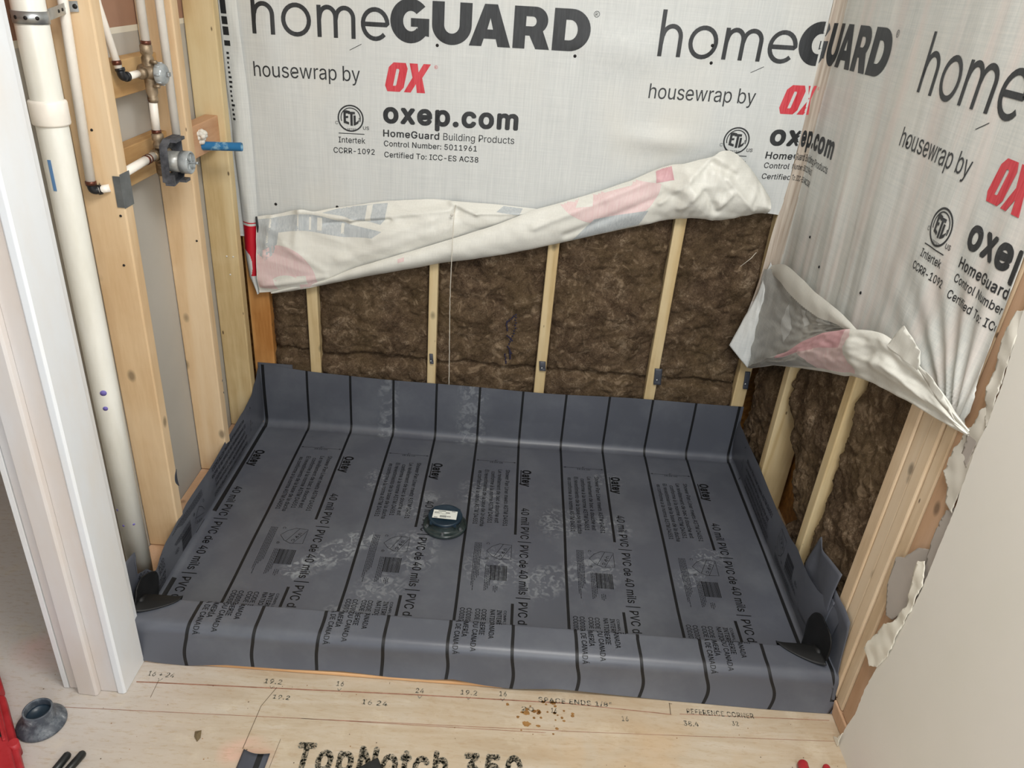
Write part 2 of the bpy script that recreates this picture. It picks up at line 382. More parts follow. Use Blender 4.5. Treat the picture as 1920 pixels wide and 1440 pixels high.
# letter outlines (advance, closed loops), 1/1000 units, capital height 509
GL = {
'\n': (-230, ""),
'"': (321, "78,318 70,509 136,509 128,318|193,318 185,509 250,509 243,318"),
'#': (440, "242,0 326,509 377,509 294,0|10,140 19,192 400,192 391,140|64,0 147,509 198,509 115,0|40,316 49,368 429,368 421,316"),
'(': (273, "89,207 101,324 132,441 177,539 236,539 191,428 161,313 151,207 160,115 188,16 236,-96 177,-96 139,-21 111,55 95,131"),
')': (273, "37,-96 86,18 113,116 122,207 112,313 82,428 37,539 97,539 142,441 173,323 184,207 178,130 161,53 134,-22 97,-96"),
'*': (453, "201,223 206,331 114,272 89,315 186,365 89,415 114,459 206,400 201,509 250,509 246,400 337,459 362,415 266,365 362,315 337,272 246,331 250,223"),
'+': (453, "198,34 198,364 255,364 255,34|61,172 61,226 391,226 391,172"),
',': (188, "38,-119 68,71 137,71 84,-119"),
'-': (453, "337,244 337,188 114,188 114,244"),
'.': (188, "95,-4 78,-1 63,9 53,24 50,41 53,59 63,73 78,83 95,87 113,83 128,73 138,59 141,41 138,24 128,9 113,-1"),
'/': (249, "235,533 71,-76 14,-76 178,533"),
'0': (453, "227,-7 174,1 130,24 95,62 69,113 53,178 48,254 53,330 69,395 95,447 130,484 174,508 227,516 279,508 323,484 358,447 384,395 400,330 405,254 400,178 384,113 359,62 323,24 279,1|227,50 261,56 290,74 313,103 330,144 340,194 344,254 340,314 330,365 313,405 290,435 261,453 227,460 192,453 163,435 140,405 123,365 113,314 109,254 113,194 123,144 140,103 163,74 192,56"),
'1': (453, "76,0 76,55 391,55 391,0|276,509 276,0 212,0 212,448 209,448 86,358 86,427 198,509"),
'2': (453, "64,0 64,47 234,229 282,282 311,327 320,371 317,397 308,419 293,436 273,449 224,460 196,457 172,447 153,433 139,413 130,390 127,362 66,362 71,405 86,442 111,473 143,496 182,511 225,516 268,511 306,497 337,474 361,445 376,411 381,372 371,318 336,259 267,180 153,60 153,57 389,57 389,0"),
'3': (453, "218,-7 173,-3 133,10 98,30 70,57 52,91 44,132 109,132 115,107 126,87 144,71 165,59 219,50 275,61 297,74 315,93 325,116 329,145 326,172 316,196 299,217 275,234 242,244 201,248 157,248 157,299 288,448 288,452 70,452 70,509 372,509 372,461 211,278 211,289 264,288 308,276 344,253 371,222 387,186 393,145 387,103 370,66 344,36 309,12 266,-2"),
'4': (453, "40,105 40,158 247,509 311,509 109,166 109,163 413,163 413,105|282,0 282,121 282,146 282,318 343,318 343,0"),
'5': (453, "221,-7 178,-2 140,11 108,32 83,60 66,93 60,130 122,130 127,108 138,89 173,60 221,50 250,53 276,64 298,82 314,104 324,131 328,162 324,193 314,221 297,244 275,262 248,273 218,277 167,268 128,246 67,253 96,509 366,509 366,452 151,452 134,301 136,301 178,325 229,334 263,330 294,321 321,306 345,285 364,260 379,231 388,199 391,163 385,117 369,76 343,41 309,15 268,-1"),
'6': (453, "226,-7 182,-1 142,15 109,40 84,74 69,115 64,162 68,199 80,239 137,340 252,509 322,509 151,261 145,261 165,288 196,307 235,314 278,309 316,295 346,271 370,240 384,201 389,157 384,112 368,73 343,39 310,14 271,-2|226,48 254,52 279,63 299,79 314,101 324,128 327,157 324,187 314,213 299,235 279,251 254,262 226,265 198,262 174,252 153,235 138,214 128,188 125,158 128,128 138,102 153,79 174,63 198,52"),
'7': (453, "97,0 323,448 323,452 62,452 62,509 391,509 391,449 165,0"),
'8': (453, "226,-7 178,-2 136,11 101,33 74,62 57,96 52,135 55,166 65,195 81,220 101,241 125,256 153,265 153,267 119,282 93,308 76,342 70,380 75,417 90,450 114,477 146,498 184,511 226,516 269,511 306,498 337,477 361,450 377,417 382,380 376,342 359,308 333,282 300,267 300,265 327,256 351,241 372,220 387,195 397,166 401,135 395,96 378,62 352,33 317,11 275,-2|226,49 258,52 285,60 307,74 323,91 333,113 337,139 333,165 322,189 305,208 283,223 256,232 226,235 196,232 169,223 147,208 130,189 119,165 115,139 119,113 129,91 145,74 167,60 195,52|226,290 274,300 293,313 307,330 316,351 319,376 316,399 308,420 294,437 275,449 226,460 177,449 159,437 145,420 136,399 133,376 136,351 145,330 159,313 178,300"),
'9': (453, "226,516 271,510 310,494 343,468 368,434 384,393 389,347 385,309 373,270 315,168 200,0 130,0 301,248 307,248 287,221 257,202 218,195 175,199 137,214 106,237 83,269 68,307 64,352 69,397 85,436 110,469 143,494 182,510|226,460 199,457 174,446 154,429 138,407 129,381 125,352 129,322 138,295 154,274 174,257 199,247 226,243 254,247 279,257 299,273 314,295 324,321 327,350 324,381 314,407 299,429 279,446 254,457"),
':': (188, "95,-4 78,-1 63,9 53,24 50,41 53,59 63,73 78,83 95,87 113,83 128,73 138,59 141,41 138,24 128,9 113,-1|95,271 78,274 63,284 53,299 50,316 53,334 63,349 78,359 95,362 113,359 128,349 138,334 141,316 138,299 128,284 113,274"),
';': (188, "38,-119 68,71 137,71 84,-119|103,271 86,274 71,284 61,299 58,316 61,334 71,349 86,359 103,362 121,359 136,349 146,334 149,316 146,299 136,284 121,274"),
'<': (453, "65,178 65,220 388,383 388,316 142,200 144,204 144,194 142,198 388,81 388,15"),
'=': (453, "72,245 72,301 381,301 381,245|72,97 72,153 381,153 381,97"),
'>': (453, "387,178 65,15 65,81 310,198 308,194 308,204 310,200 65,316 65,383 387,220"),
'A': (480, "16,0 201,509 276,509 463,0 395,0 287,302 264,372 232,478 245,478 213,371 191,302 85,0|110,142 110,199 370,199 370,142"),
'B': (456, "60,0 60,509 241,509 289,504 329,491 359,469 381,442 394,410 398,374 395,344 387,320 356,286 315,267 315,262 339,257 363,245 385,227 402,203 414,173 418,136 413,100 400,67 377,39 344,18 301,4 247,0|125,57 245,57 296,63 330,80 349,105 355,137 352,161 342,184 327,203 306,218 279,228 248,231 125,231|125,285 238,285 288,296 308,309 323,326 333,348 336,372 330,403 313,429 283,446 240,452 125,452"),
'C': (510, "267,-7 205,1 150,25 104,63 70,115 48,179 40,254 48,329 70,393 104,445 150,484 205,508 267,516 340,504 373,490 402,471 427,447 448,418 463,385 473,348 408,348 389,395 357,428 315,449 267,456 223,450 184,432 150,403 125,364 109,314 103,254 109,194 125,145 151,105 184,76 223,59 267,53 315,60 357,81 389,114 408,160 473,160 463,124 448,91 428,62 402,38 373,19 341,5 305,-4"),
'D': (502, "219,0 96,0 96,57 215,57 272,63 318,81 354,110 379,149 394,198 399,255 394,312 379,361 354,399 320,428 275,446 221,452 93,452 93,509 225,509 294,501 353,478 399,441 433,391 455,329 462,255 455,181 433,119 411,83 384,54 351,31 291,8|125,509 125,0 60,0 60,509"),
'E': (419, "60,0 60,509 372,509 372,452 125,452 125,286 355,286 355,229 125,229 125,57 375,57 375,0"),
'F': (410, "60,0 60,509 369,509 369,452 125,452 125,278 346,278 346,221 125,221 125,0"),
'G': (520, "269,-7 205,1 149,25 104,64 69,116 47,179 40,254 47,329 69,393 103,445 149,484 203,508 265,516 304,513 340,504 374,489 403,469 429,445 449,416 465,384 474,349 408,349 387,393 356,427 315,448 265,456 222,450 183,432 150,404 125,364 109,314 103,254 109,194 125,145 151,105 184,76 224,59 269,53 309,57 345,71 374,93 396,123 410,160 415,202 434,199 283,199 283,256 478,256 478,200 471,141 451,91 419,50 377,19 326,0"),
'H': (517, "60,0 60,509 125,509 125,289 392,289 392,509 457,509 457,0 392,0 392,232 125,232 125,0"),
'I': (300, "31,0 31,57 118,57 118,452 31,452 31,509 269,509 269,452 183,452 183,57 269,57 269,0"),
'L': (393, "60,0 60,509 125,509 125,57 361,57 361,0"),
'M': (628, "60,0 60,509 152,509 277,187 287,159 299,123 311,84 322,49 307,49 318,83 330,121 342,158 352,187 476,509 568,509 568,0 504,0 504,291 504,327 505,369 506,413 507,457 513,457 498,409 482,363 467,322 456,291 342,0 286,0 170,291 159,321 145,361 129,408 112,457 119,457 120,416 121,372 122,328 122,291 122,0"),
'N': (523, "60,0 60,509 136,509 343,183 363,151 388,107 414,55 405,54 401,108 399,157 399,195 399,509 463,509 463,0 387,0 202,290 177,331 148,381 108,452 119,454 122,384 124,328 125,291 125,0"),
'O': (533, "267,-7 205,1 150,25 105,63 70,115 48,179 40,254 48,329 70,393 105,445 150,484 205,508 267,516 329,508 384,484 429,445 464,393 486,329 493,254 486,179 464,115 429,63 384,25 329,1|267,53 310,59 349,76 383,105 408,144 425,194 430,254 425,314 408,365 383,404 349,433 310,450 267,456 223,450 184,433 151,404 125,364 109,314 103,254 109,194 125,144 151,105 184,76 223,59"),
'P': (445, "60,0 60,509 235,509 289,503 332,487 366,462 390,430 404,391 409,348 404,304 390,265 366,233 332,207 289,191 235,186 109,186 109,242 233,242 269,246 297,256 318,272 333,294 342,319 344,348 342,376 333,402 318,423 297,439 268,449 232,452 125,452 125,0"),
'R': (449, "60,0 60,509 236,509 290,504 333,489 367,465 390,433 405,395 409,352 405,309 390,271 367,240 333,217 289,203 236,198 96,198 96,255 234,255 269,258 298,267 319,281 334,300 342,324 345,352 342,380 334,405 319,425 298,440 269,449 233,452 125,452 125,0|353,0 230,229 303,229 428,0"),
'S': (447, "224,-9 172,-4 128,9 91,31 64,60 46,96 38,137 104,137 110,110 123,88 142,71 166,59 224,49 257,52 286,60 311,74 329,92 341,114 346,139 342,161 332,179 296,205 245,222 184,239 128,260 86,289 60,326 52,372 58,413 75,448 102,476 138,498 180,511 227,516 275,511 316,498 351,476 377,449 394,415 401,378 337,378 326,412 302,437 267,453 225,459 194,456 167,448 145,435 129,418 118,398 115,376 119,352 131,334 169,308 212,293 264,279 312,264 359,238 395,198 405,171 408,139 403,99 386,64 360,34 323,11 278,-4"),
'T': (449, "32,452 32,509 417,509 417,452 257,452 257,0 193,0 193,452"),
'U': (517, "259,-8 203,-2 154,15 114,43 85,80 66,124 60,173 60,509 124,509 124,178 128,144 141,113 160,87 187,68 220,56 259,52 298,56 331,68 357,87 377,113 389,144 393,178 393,509 457,509 457,173 451,124 433,80 403,43 363,15 315,-2"),
'V': (480, "204,0 16,509 84,509 192,206 215,137 248,31 235,31 267,138 290,206 395,509 463,509 278,0"),
'W': (686, "155,0 16,509 82,509 163,196 175,145 187,94 197,40 189,40 200,94 211,145 224,196 306,509 380,509 462,196 474,145 486,94 497,40 488,40 499,94 510,145 523,196 603,509 670,509 530,0 455,0 368,323 351,391 336,475 350,475 335,395 318,323 230,0"),
'X': (474, "18,0 217,284 217,236 29,509 104,509 178,400 204,361 223,329 243,292 232,292 252,329 272,361 298,400 374,509 446,509 259,239 259,287 456,0 382,0 292,129 268,165 250,195 230,231 244,231 225,196 206,166 182,129 91,0"),
'[': (273, "101,-96 101,539 236,539 236,487 160,487 160,-44 236,-44 236,-96"),
']': (273, "37,-96 37,-44 113,-44 113,487 37,487 37,539 172,539 172,-96"),
'_': (319, "319,0 319,-56 0,-56 0,0"),
'a': (389, "160,-9 126,-5 94,5 68,22 48,45 35,73 30,108 34,138 43,161 58,179 78,193 125,211 178,220 234,227 265,235 273,243 276,255 276,257 267,297 240,322 196,331 149,322 118,301 100,274 41,291 57,322 79,346 104,364 133,375 194,384 239,379 286,360 306,343 322,320 333,290 337,251 337,0 277,0 277,52 272,52 252,25 215,1|170,45 202,49 228,59 248,74 263,93 272,115 276,138 276,190 259,182 231,176 200,171 175,168 134,159 103,139 95,124 92,105 102,72 130,52"),
'b': (424, "229,-8 198,-5 172,4 138,31 118,59 112,59 112,0 53,0 53,509 114,509 114,319 118,319 137,346 171,373 197,381 229,384 274,378 313,361 345,332 370,293 385,245 390,189 385,133 370,84 346,45 313,16 274,-2|220,47 253,51 279,66 301,88 316,117 325,151 328,189 325,227 316,261 301,290 280,311 253,325 220,330 188,325 161,312 140,291 125,263 116,229 113,189 116,150 125,115 140,86 162,65 188,51"),
'c': (396, "207,-8 159,-2 117,16 82,46 56,85 40,133 34,187 40,243 56,291 82,330 117,360 159,378 207,384 260,377 305,356 340,322 362,277 303,262 290,289 270,311 242,325 207,330 173,325 145,310 124,287 108,258 99,224 96,187 99,151 108,117 124,89 145,66 173,51 207,46 243,52 271,66 292,89 304,117 363,102 341,56 306,21 261,-1"),
'd': (424, "195,-8 151,-2 111,16 79,45 55,84 39,133 34,189 39,245 55,293 79,332 112,361 151,378 196,384 228,381 253,373 287,346 306,319 311,319 311,509 372,509 372,0 313,0 313,59 307,59 287,31 252,4 227,-5|205,47 236,51 263,65 284,86 299,115 309,150 312,189 309,229 300,263 284,291 263,312 237,325 205,330 172,325 145,311 124,290 108,261 99,227 96,189 99,151 109,117 124,88 145,66 172,51"),
'e': (404, "212,-8 161,-2 117,16 82,46 56,85 40,132 34,187 39,242 55,290 81,329 115,359 157,378 205,384 266,374 294,361 319,341 341,315 357,282 368,242 371,194 371,169 75,169 75,221 338,221 310,202 307,237 298,269 283,294 263,314 237,326 205,330 173,326 146,313 125,294 109,270 99,241 96,211 96,178 100,139 110,106 128,80 151,61 179,50 212,46 254,53 285,73 306,105 365,91 353,63 335,39 311,19 283,4 249,-5"),
'f': (254, "228,379 228,327 6,327 6,379|81,0 81,432 84,461 96,486 113,505 135,519 187,530 222,527 243,521 227,468 215,472 195,474 171,470 154,460 145,443 142,419 142,0"),
'g': (425, "207,-151 168,-148 134,-140 82,-110 51,-69 101,-41 122,-66 154,-88 207,-97 249,-92 282,-75 304,-47 311,-6 311,68 306,68 287,41 252,16 227,8 195,5 152,10 113,27 80,53 55,90 39,136 34,191 39,246 55,293 80,332 112,361 152,378 196,384 228,382 253,373 288,346 308,319 313,319 313,379 372,379 372,-9 367,-54 350,-90 324,-117 291,-136 251,-147|205,59 237,63 264,75 285,95 300,121 309,154 312,193 309,231 300,264 285,291 264,312 237,325 205,330 172,325 145,312 124,290 109,262 99,229 96,193 99,155 109,123 124,96 145,76 172,63"),
'h': (410, "114,227 114,0 53,0 53,509 114,509 114,287 102,287 124,332 152,362 187,379 227,384 264,380 295,369 321,349 341,321 353,285 357,240 357,0 296,0 296,235 290,275 273,304 246,323 210,329 184,326 161,317 141,303 126,283 117,257"),
'i': (167, "53,0 53,379 114,379 114,0|84,443 67,446 54,455 44,468 41,483 44,499 54,512 67,521 84,524 100,521 114,512 123,499 126,483 123,468 114,455 100,446"),
'j': (167, "53,379 114,379 114,-30 111,-63 102,-90 86,-113 65,-129 37,-139 4,-143 -10,-143 -10,-87 2,-87 25,-83 40,-72 50,-54 53,-29|83,443 67,446 53,455 44,468 41,483 44,499 53,512 67,521 83,524 100,521 114,512 123,499 126,483 123,468 114,455 100,446"),
'k': (381, "110,137 110,212 121,212 284,379 360,379 184,199 177,199|53,0 53,509 114,509 114,0|294,0 148,186 191,229 372,0"),
'l': (189, "139,-2 101,3 74,20 58,47 53,84 53,509 114,509 114,99 120,62 130,54 146,52 160,53 170,54 181,3 162,-1"),
'm': (610, "53,0 53,379 112,379 112,295 108,295 118,323 132,346 172,376 219,386 257,380 287,361 309,331 321,295 312,295 322,321 337,343 381,375 437,386 468,383 497,372 522,354 541,328 553,296 557,255 557,0 496,0 496,254 490,289 473,313 447,326 419,330 395,328 374,320 345,290 335,247 335,0 274,0 274,260 269,288 253,311 229,326 199,330 158,320 140,307 126,289 117,266 114,238 114,0"),
'n': (410, "114,227 114,0 53,0 53,379 112,379 112,287 102,287 124,332 152,362 187,379 227,384 264,380 295,369 321,349 341,321 353,285 357,240 357,0 296,0 296,235 290,275 273,304 246,323 210,329 184,326 161,317 141,303 126,283 117,257"),
'o': (415, "207,-8 159,-2 117,16 82,46 56,85 40,133 34,187 40,243 56,291 82,330 117,360 159,378 207,384 256,378 299,360 333,330 359,291 376,243 381,187 376,133 359,85 333,46 299,16 256,-2|207,46 242,51 270,66 292,89 307,117 316,151 319,187 316,224 307,258 292,287 270,310 242,325 207,330 173,325 145,310 124,287 108,258 99,224 96,187 99,151 108,117 124,89 145,66 173,51"),
'p': (424, "53,-143 53,379 112,379 112,319 118,319 137,346 171,373 197,381 229,384 274,378 313,361 345,332 370,293 385,245 390,189 385,133 370,84 346,45 313,16 274,-2 229,-8 198,-5 173,4 138,31 118,59 114,59 114,-143|220,47 253,51 279,66 301,88 316,117 325,151 328,189 325,227 316,261 301,290 280,311 253,325 220,330 188,325 161,312 140,291 125,263 116,229 113,189 116,150 125,115 140,86 162,65 188,51"),
'q': (424, "372,-143 311,-143 311,59 306,59 287,31 252,4 227,-5 195,-8 151,-2 111,16 79,45 55,84 39,133 34,189 39,245 55,293 79,332 112,361 151,378 196,384 228,381 253,373 287,346 307,319 313,319 313,379 372,379|205,47 236,51 263,65 284,86 299,115 309,150 312,189 309,229 300,263 284,291 263,312 237,325 205,330 172,325 145,311 124,290 108,261 99,227 96,189 99,151 109,117 124,88 145,66 172,51"),
'r': (259, "53,0 53,379 112,379 112,321 115,321 130,347 152,367 181,380 213,385 229,384 243,384 243,322 230,324 207,326 182,323 159,315 140,301 126,284 117,262 114,237 114,0"),
's': (365, "182,-8 145,-5 112,3 84,18 62,38 45,63 36,94 94,107 105,79 124,60 150,49 181,45 217,50 244,62 262,81 268,103 265,121 254,136 237,147 212,155 149,170 104,186 72,208 53,237 47,274 51,305 65,332 87,354 115,370 149,381 187,384 223,381 254,372 279,358 299,339 324,290 268,277 258,298 243,316 219,328 187,333 156,329 131,317 114,299 109,277 112,258 124,243 172,223 229,209 275,194 306,171 325,142 331,107 326,75 312,47 290,24 260,6 223,-5"),
't': (227, "204,379 204,327 6,327 6,379|65,471 126,471 126,98 128,76 136,61 150,53 170,50 185,51 202,54 213,2 192,-3 168,-4 125,2 92,21 72,52 65,93"),
'u': (410, "182,-5 146,-1 115,11 89,31 69,59 57,95 53,139 53,379 114,379 114,144 119,105 137,75 164,56 200,50 226,53 249,62 268,77 283,97 293,122 296,153 296,379 357,379 357,0 298,0 298,92 307,92 286,47 257,17 222,0"),
'v': (389, "163,0 17,379 84,379 165,155 187,87 206,21 184,21 203,87 224,155 305,379 371,379 226,0"),
'w': (567, "138,0 23,379 87,379 133,214 154,137 175,41 165,41 186,135 206,214 252,379 316,379 362,214 382,136 402,41 391,41 413,135 434,214 480,379 545,379 429,0 368,0 319,172 305,225 291,280 277,338 291,338 277,280 263,225 248,172 199,0"),
'x': (379, "21,0 171,218 171,171 29,379 100,379 147,306 179,253 207,206 175,206 202,253 233,306 282,379 352,379 209,169 209,214 358,0 287,0 231,85 200,136 173,182 205,182 178,136 148,85 91,0"),
'y': (389, "47,-139 61,-86 71,-87 104,-89 130,-74 151,-36 163,-1 17,379 84,379 165,155 187,87 206,21 184,21 202,87 224,155 305,379 371,379 204,-58 177,-107 139,-136 91,-145 65,-143"),
'z': (380, "42,0 42,46 254,320 254,323 48,323 48,379 333,379 333,331 126,60 126,56 339,56 339,0"),
'{': (273, "30,219 30,252 65,257 88,270 100,293 104,327 104,406 111,466 133,507 151,521 174,531 236,539 236,488 200,483 177,468 165,442 161,405 161,307 156,271 136,244 96,226|236,-96 174,-88 151,-78 133,-64 111,-23 104,38 104,116 100,151 88,174 65,187 30,191 30,224 96,218 136,199 156,171 161,136 161,39 165,1 177,-25 200,-40 236,-45|30,191 30,253 90,253 90,191"),
'|': (230, "141,673 141,-164 88,-164 88,673"),
'}': (273, "243,219 177,226 137,244 118,271 112,307 112,405 108,442 96,468 74,483 37,488 37,539 99,531 122,521 139,507 162,466 169,406 169,327 173,293 185,270 208,257 243,252|37,-96 37,-45 74,-40 96,-25 108,1 112,39 112,136 118,171 137,199 177,218 243,224 243,191 208,187 185,173 173,150 169,116 169,38 162,-23 139,-64 122,-78 99,-88|243,191 182,191 182,253 243,252"),
'Á': (480, "16,0 201,509 276,509 463,0 395,0 287,302 264,372 232,478 245,478 213,371 191,302 85,0|110,142 110,199 370,199 370,142|213,558 260,659 329,659 263,558"),
'Í': (300, "31,0 31,57 118,57 118,452 31,452 31,509 269,509 269,452 183,452 183,57 269,57 269,0|124,558 171,659 240,659 174,558"),
'Ó': (533, "267,-7 205,1 150,25 105,63 70,115 48,179 40,254 48,329 70,393 105,445 150,484 205,508 267,516 329,508 384,484 429,445 464,393 486,329 493,254 486,179 464,115 429,63 384,25 329,1|267,53 310,59 349,76 383,105 408,144 425,194 430,254 425,314 408,365 383,404 349,433 310,450 267,456 223,450 184,433 151,404 125,364 109,314 103,254 109,194 125,144 151,105 184,76 223,59|240,558 288,659 356,659 290,558"),
'à': (389, "160,-9 126,-5 94,5 68,22 48,45 35,73 30,108 34,138 43,161 58,179 78,193 125,211 178,220 234,227 265,235 273,243 276,255 276,257 267,297 240,322 196,331 149,322 118,301 100,274 41,291 57,322 79,346 104,364 133,375 194,384 239,379 286,360 306,343 322,320 333,290 337,251 337,0 277,0 277,52 272,52 252,25 215,1|170,45 202,49 228,59 248,74 263,93 272,115 276,138 276,190 259,182 231,176 200,171 175,168 134,159 103,139 95,124 92,105 102,72 130,52|165,429 99,529 168,529 215,429"),
'ê': (404, "212,-8 161,-2 117,16 82,46 56,85 40,132 34,187 39,242 55,290 81,329 115,359 157,378 205,384 266,374 294,361 319,341 341,315 357,282 368,242 371,194 371,169 75,169 75,221 338,221 310,202 307,237 298,269 283,294 263,314 237,326 205,330 173,326 146,313 125,294 109,270 99,241 96,211 96,178 100,139 110,106 128,80 151,61 179,50 212,46 254,53 285,73 306,105 365,91 353,63 335,39 311,19 283,4 249,-5|155,435 95,435 95,438 175,529 233,529 313,438 313,435 252,435 204,495"),
' ': (188, '')}

_tc = {}
_gm = {}
def _area(p): return sum(p[i-1][0]*p[i][1]-p[i][0]*p[i-1][1] for i in range(len(p)))
def _inside(q, p):
    c = False
    for i in range(len(p)):
        (x0, y0), (x1, y1) = p[i-1], p[i]
        if (y0 > q[1]) != (y1 > q[1]) and q[0] < (x1-x0)*(q[1]-y0)/(y1-y0)+x0: c = not c
    return c
def glyph(ch):
    if ch not in _gm:
        adv, d = GL.get(ch, GL[' ']); loops = [[tuple(int(v)/1000 for v in p.split(',')) for p in lp_.split()] for lp_ in d.split('|') if lp_]
        outs = [l for l in loops if _area(l) < 0]; holes = [l for l in loops if _area(l) >= 0]; gs = []
        if not outs: outs, holes = holes, []
        for o_ in outs: gs.append(curve2d([o_]+[h for h in holes if _inside(h[0], o_)]))
        _gm[ch] = (adv, gs)
    return _gm[ch]
def text2d(body, cap, length=None, off=0.0, track=0):
    """text with capital height cap; origin at left of baseline; off thickens the strokes"""
    key = (body, off, track)
    if key not in _tc:
        x = 0; vs0 = []; fs0 = []
        for ch in body:
            adv, gs = glyph(ch)
            for gv, gf in gs:
                b = len(vs0); vs0 += [(px+x/1000, py) for px, py in gv]; fs0 += [tuple(b+j for j in f) for f in gf]
            x += adv+track+off*1600
        base = (vs0, fs0)
        if off > 0:
            n = 8 if off > .03 else 3; vs = []; fs = []
            for i in range(n):
                a = 2*pi*i/n+.5; b = len(vs); vs += [(px+off*cos(a), py+off*sin(a)) for px, py in base[0]]; fs += [tuple(b+j for j in f) for f in base[1]]
            base = (vs, fs)
        _tc[key] = base
    vs, fs = _tc[key]
    k = cap/(.509+2*max(0, off)); x0 = min(v[0] for v in vs); x1 = max(v[0] for v in vs)
    kx = k if length is None else length/(x1-x0)
    return [((x-x0)*kx, y*k) for x, y in vs], fs
def place(geo, ox, oy, ang=0, flipx=False):
    c, s_ = cos(ang), sin(ang)
    return [(ox+(x*c-y*s_), oy+(x*s_+y*c)) for x, y in geo[0]], geo[1]
def rect(x0, y0, x1, y1): return [(x0, y0), (x1, y0), (x1, y1), (x0, y1)], [(0, 1, 2, 3)]
def line2(a, b, w):
    a = Vector(a); b = Vector(b); d = (b-a).normalized(); n = Vector((-d.y, d.x))*w/2
    return [tuple(a+n), tuple(a-n), tuple(b-n), tuple(b+n)], [(0, 1, 2, 3)]
def stroke(pts, w, closed=False):
    out = ([], [])
    P_ = [Vector(p) for p in pts]; L_ = []; R_ = []; n_ = len(P_)
    for i, p in enumerate(P_):
        if closed: d = (P_[(i+1) % n_]-P_[i-1])
        else: d = P_[min(i+1, n_-1)]-P_[max(i-1, 0)]
        d.normalize(); nn = Vector((-d.y, d.x))*w/2; L_.append(tuple(p+nn)); R_.append(tuple(p-nn))
    vs = L_+R_; fs = [(i, (i+1) % n_, n_+(i+1) % n_, n_+i) for i in range(n_ if closed else n_-1)]
    return vs, fs
def arc(cx, cy, rx, ry, a0, a1, n=14): return [(cx+rx*cos(radians(a0+(a1-a0)*i/n)), cy+ry*sin(radians(a0+(a1-a0)*i/n))) for i in range(n+1)]
def merge(gs):
    vs = []; fs = []
    for g in gs:
        b = len(vs); vs += g[0]; fs += [tuple(b+i for i in f) for f in g[1]]
    return vs, fs
def cut(geo, us, vs):
    bm = bmesh.new(); vv = [bm.verts.new((x, y, 0)) for x, y in geo[0]]
    for f in geo[1]:
        try: bm.faces.new([vv[i] for i in f])
        except ValueError: pass
    if not bm.verts: bm.free(); return geo
    xs = [v.co.x for v in bm.verts]; ys = [v.co.y for v in bm.verts]
    for ax, vals, lo, hi in ((0, us, min(xs), max(xs)), (1, vs, min(ys), max(ys))):
        for c in vals:
            if lo < c < hi:
                co = (c, 0, 0) if ax == 0 else (0, c, 0); no = (1, 0, 0) if ax == 0 else (0, 1, 0)
                bmesh.ops.bisect_plane(bm, geom=bm.verts[:]+bm.edges[:]+bm.faces[:], plane_co=co, plane_no=no, dist=1e-7)
    bm.verts.index_update()
    r = ([(v.co.x, v.co.y) for v in bm.verts], [tuple(v.index for v in f.verts) for f in bm.faces]); bm.free(); return r
def frange(a, b, n): return [a+(b-a)*i/n for i in range(n+1)]
class Sheet:
    """surface P(u,v) with prints that follow it; facing = sign of the printed side's normal"""
    def __init__(s, us, vs, P, sign=1): s.us, s.vs, s.P, s.sign = us, vs, P, sign; s.mb = MB()
    def nrm(s, u, v):
        e = 1e-3; a = Vector(s.P(u+e, v))-Vector(s.P(u-e, v)); b = Vector(s.P(u, v+e))-Vector(s.P(u, v-e))
        n = a.cross(b); return n.normalized()*s.sign if n.length > 0 else Vector((0, 0, 1))
    def grid(s, mi=0, matf=None, keep=None):
        nu, nv = len(s.us), len(s.vs); V_ = [s.P(u, v) for v in s.vs for u in s.us]; groups = {}
        for j in range(nv-1):
            for i in range(nu-1):
                uc, vc = (s.us[i]+s.us[i+1])/2, (s.vs[j]+s.vs[j+1])/2
                if keep and not keep(uc, vc): continue
                f = (j*nu+i, j*nu+i+1, (j+1)*nu+i+1, (j+1)*nu+i)
                groups.setdefault(matf(uc, vc) if matf else mi, []).append(f)
        b = len(s.mb.v); s.mb.v += [tuple(v) for v in V_]
        for k, fs in groups.items():
            for f in fs: s.mb.f.append(tuple(b+i for i in f)); s.mb.m.append(k); s.mb.sm.append(True)
        return s
    def decal(s, geo, mi, eps=.0007, docut=True, inside=None, cu=None, cv=None):
        if docut: geo = cut(geo, cu or s.us, cv or s.vs)
        vs = []; ok = []
        for u, v in geo[0]:
            g = (inside(u, v) if inside else True); ok.append(g)
            p = Vector(s.P(u, v))+s.nrm(u, v)*eps if g else Vector((0, 0, 0)); vs.append(tuple(p))
        fs = [f for f in geo[1] if all(ok[i] for i in f)]
        used = sorted(set(i for f in fs for i in f)); mp = {k: n for n, k in enumerate(used)}
        s.mb.add([vs[k] for k in used], [tuple(mp[i] for i in f) for f in fs], mi, True)
    def build(s, name, mats, parent=None, **k): return s.mb.build(name, mats, parent, recalc=False, **k)
def lerp_tab(tab, x):
    if x <= tab[0][0]: return tab[0][1]
    for (a, p), (b, q) in zip(tab, tab[1:]):
        if x <= b:
            t = (x-a)/(b-a); t = t*t*(3-2*t)
            return p+(q-p)*t if not isinstance(p, (tuple, list)) else tuple(pp+(qq-pp)*t for pp, qq in zip(p, q))
    return tab[-1][1]
def lin_tab(tab, x):
    if x <= tab[0][0]: return tab[0][1]
    for (a, p), (b, q) in zip(tab, tab[1:]):
        if x <= b:
            t = (x-a)/(b-a); return p+(q-p)*t if not isinstance(p, (tuple, list)) else tuple(pp+(qq-pp)*t for pp, qq in zip(p, q))
    return tab[-1][1]

XL, XR = -.012, 1.692        # inner faces of the two side walls
H = 2.44
exec_parts = []
# ============================================================ SETTING
def struct(name, mb, mats, **k): return tag(mb.build(name, mats, **k), kind='structure')
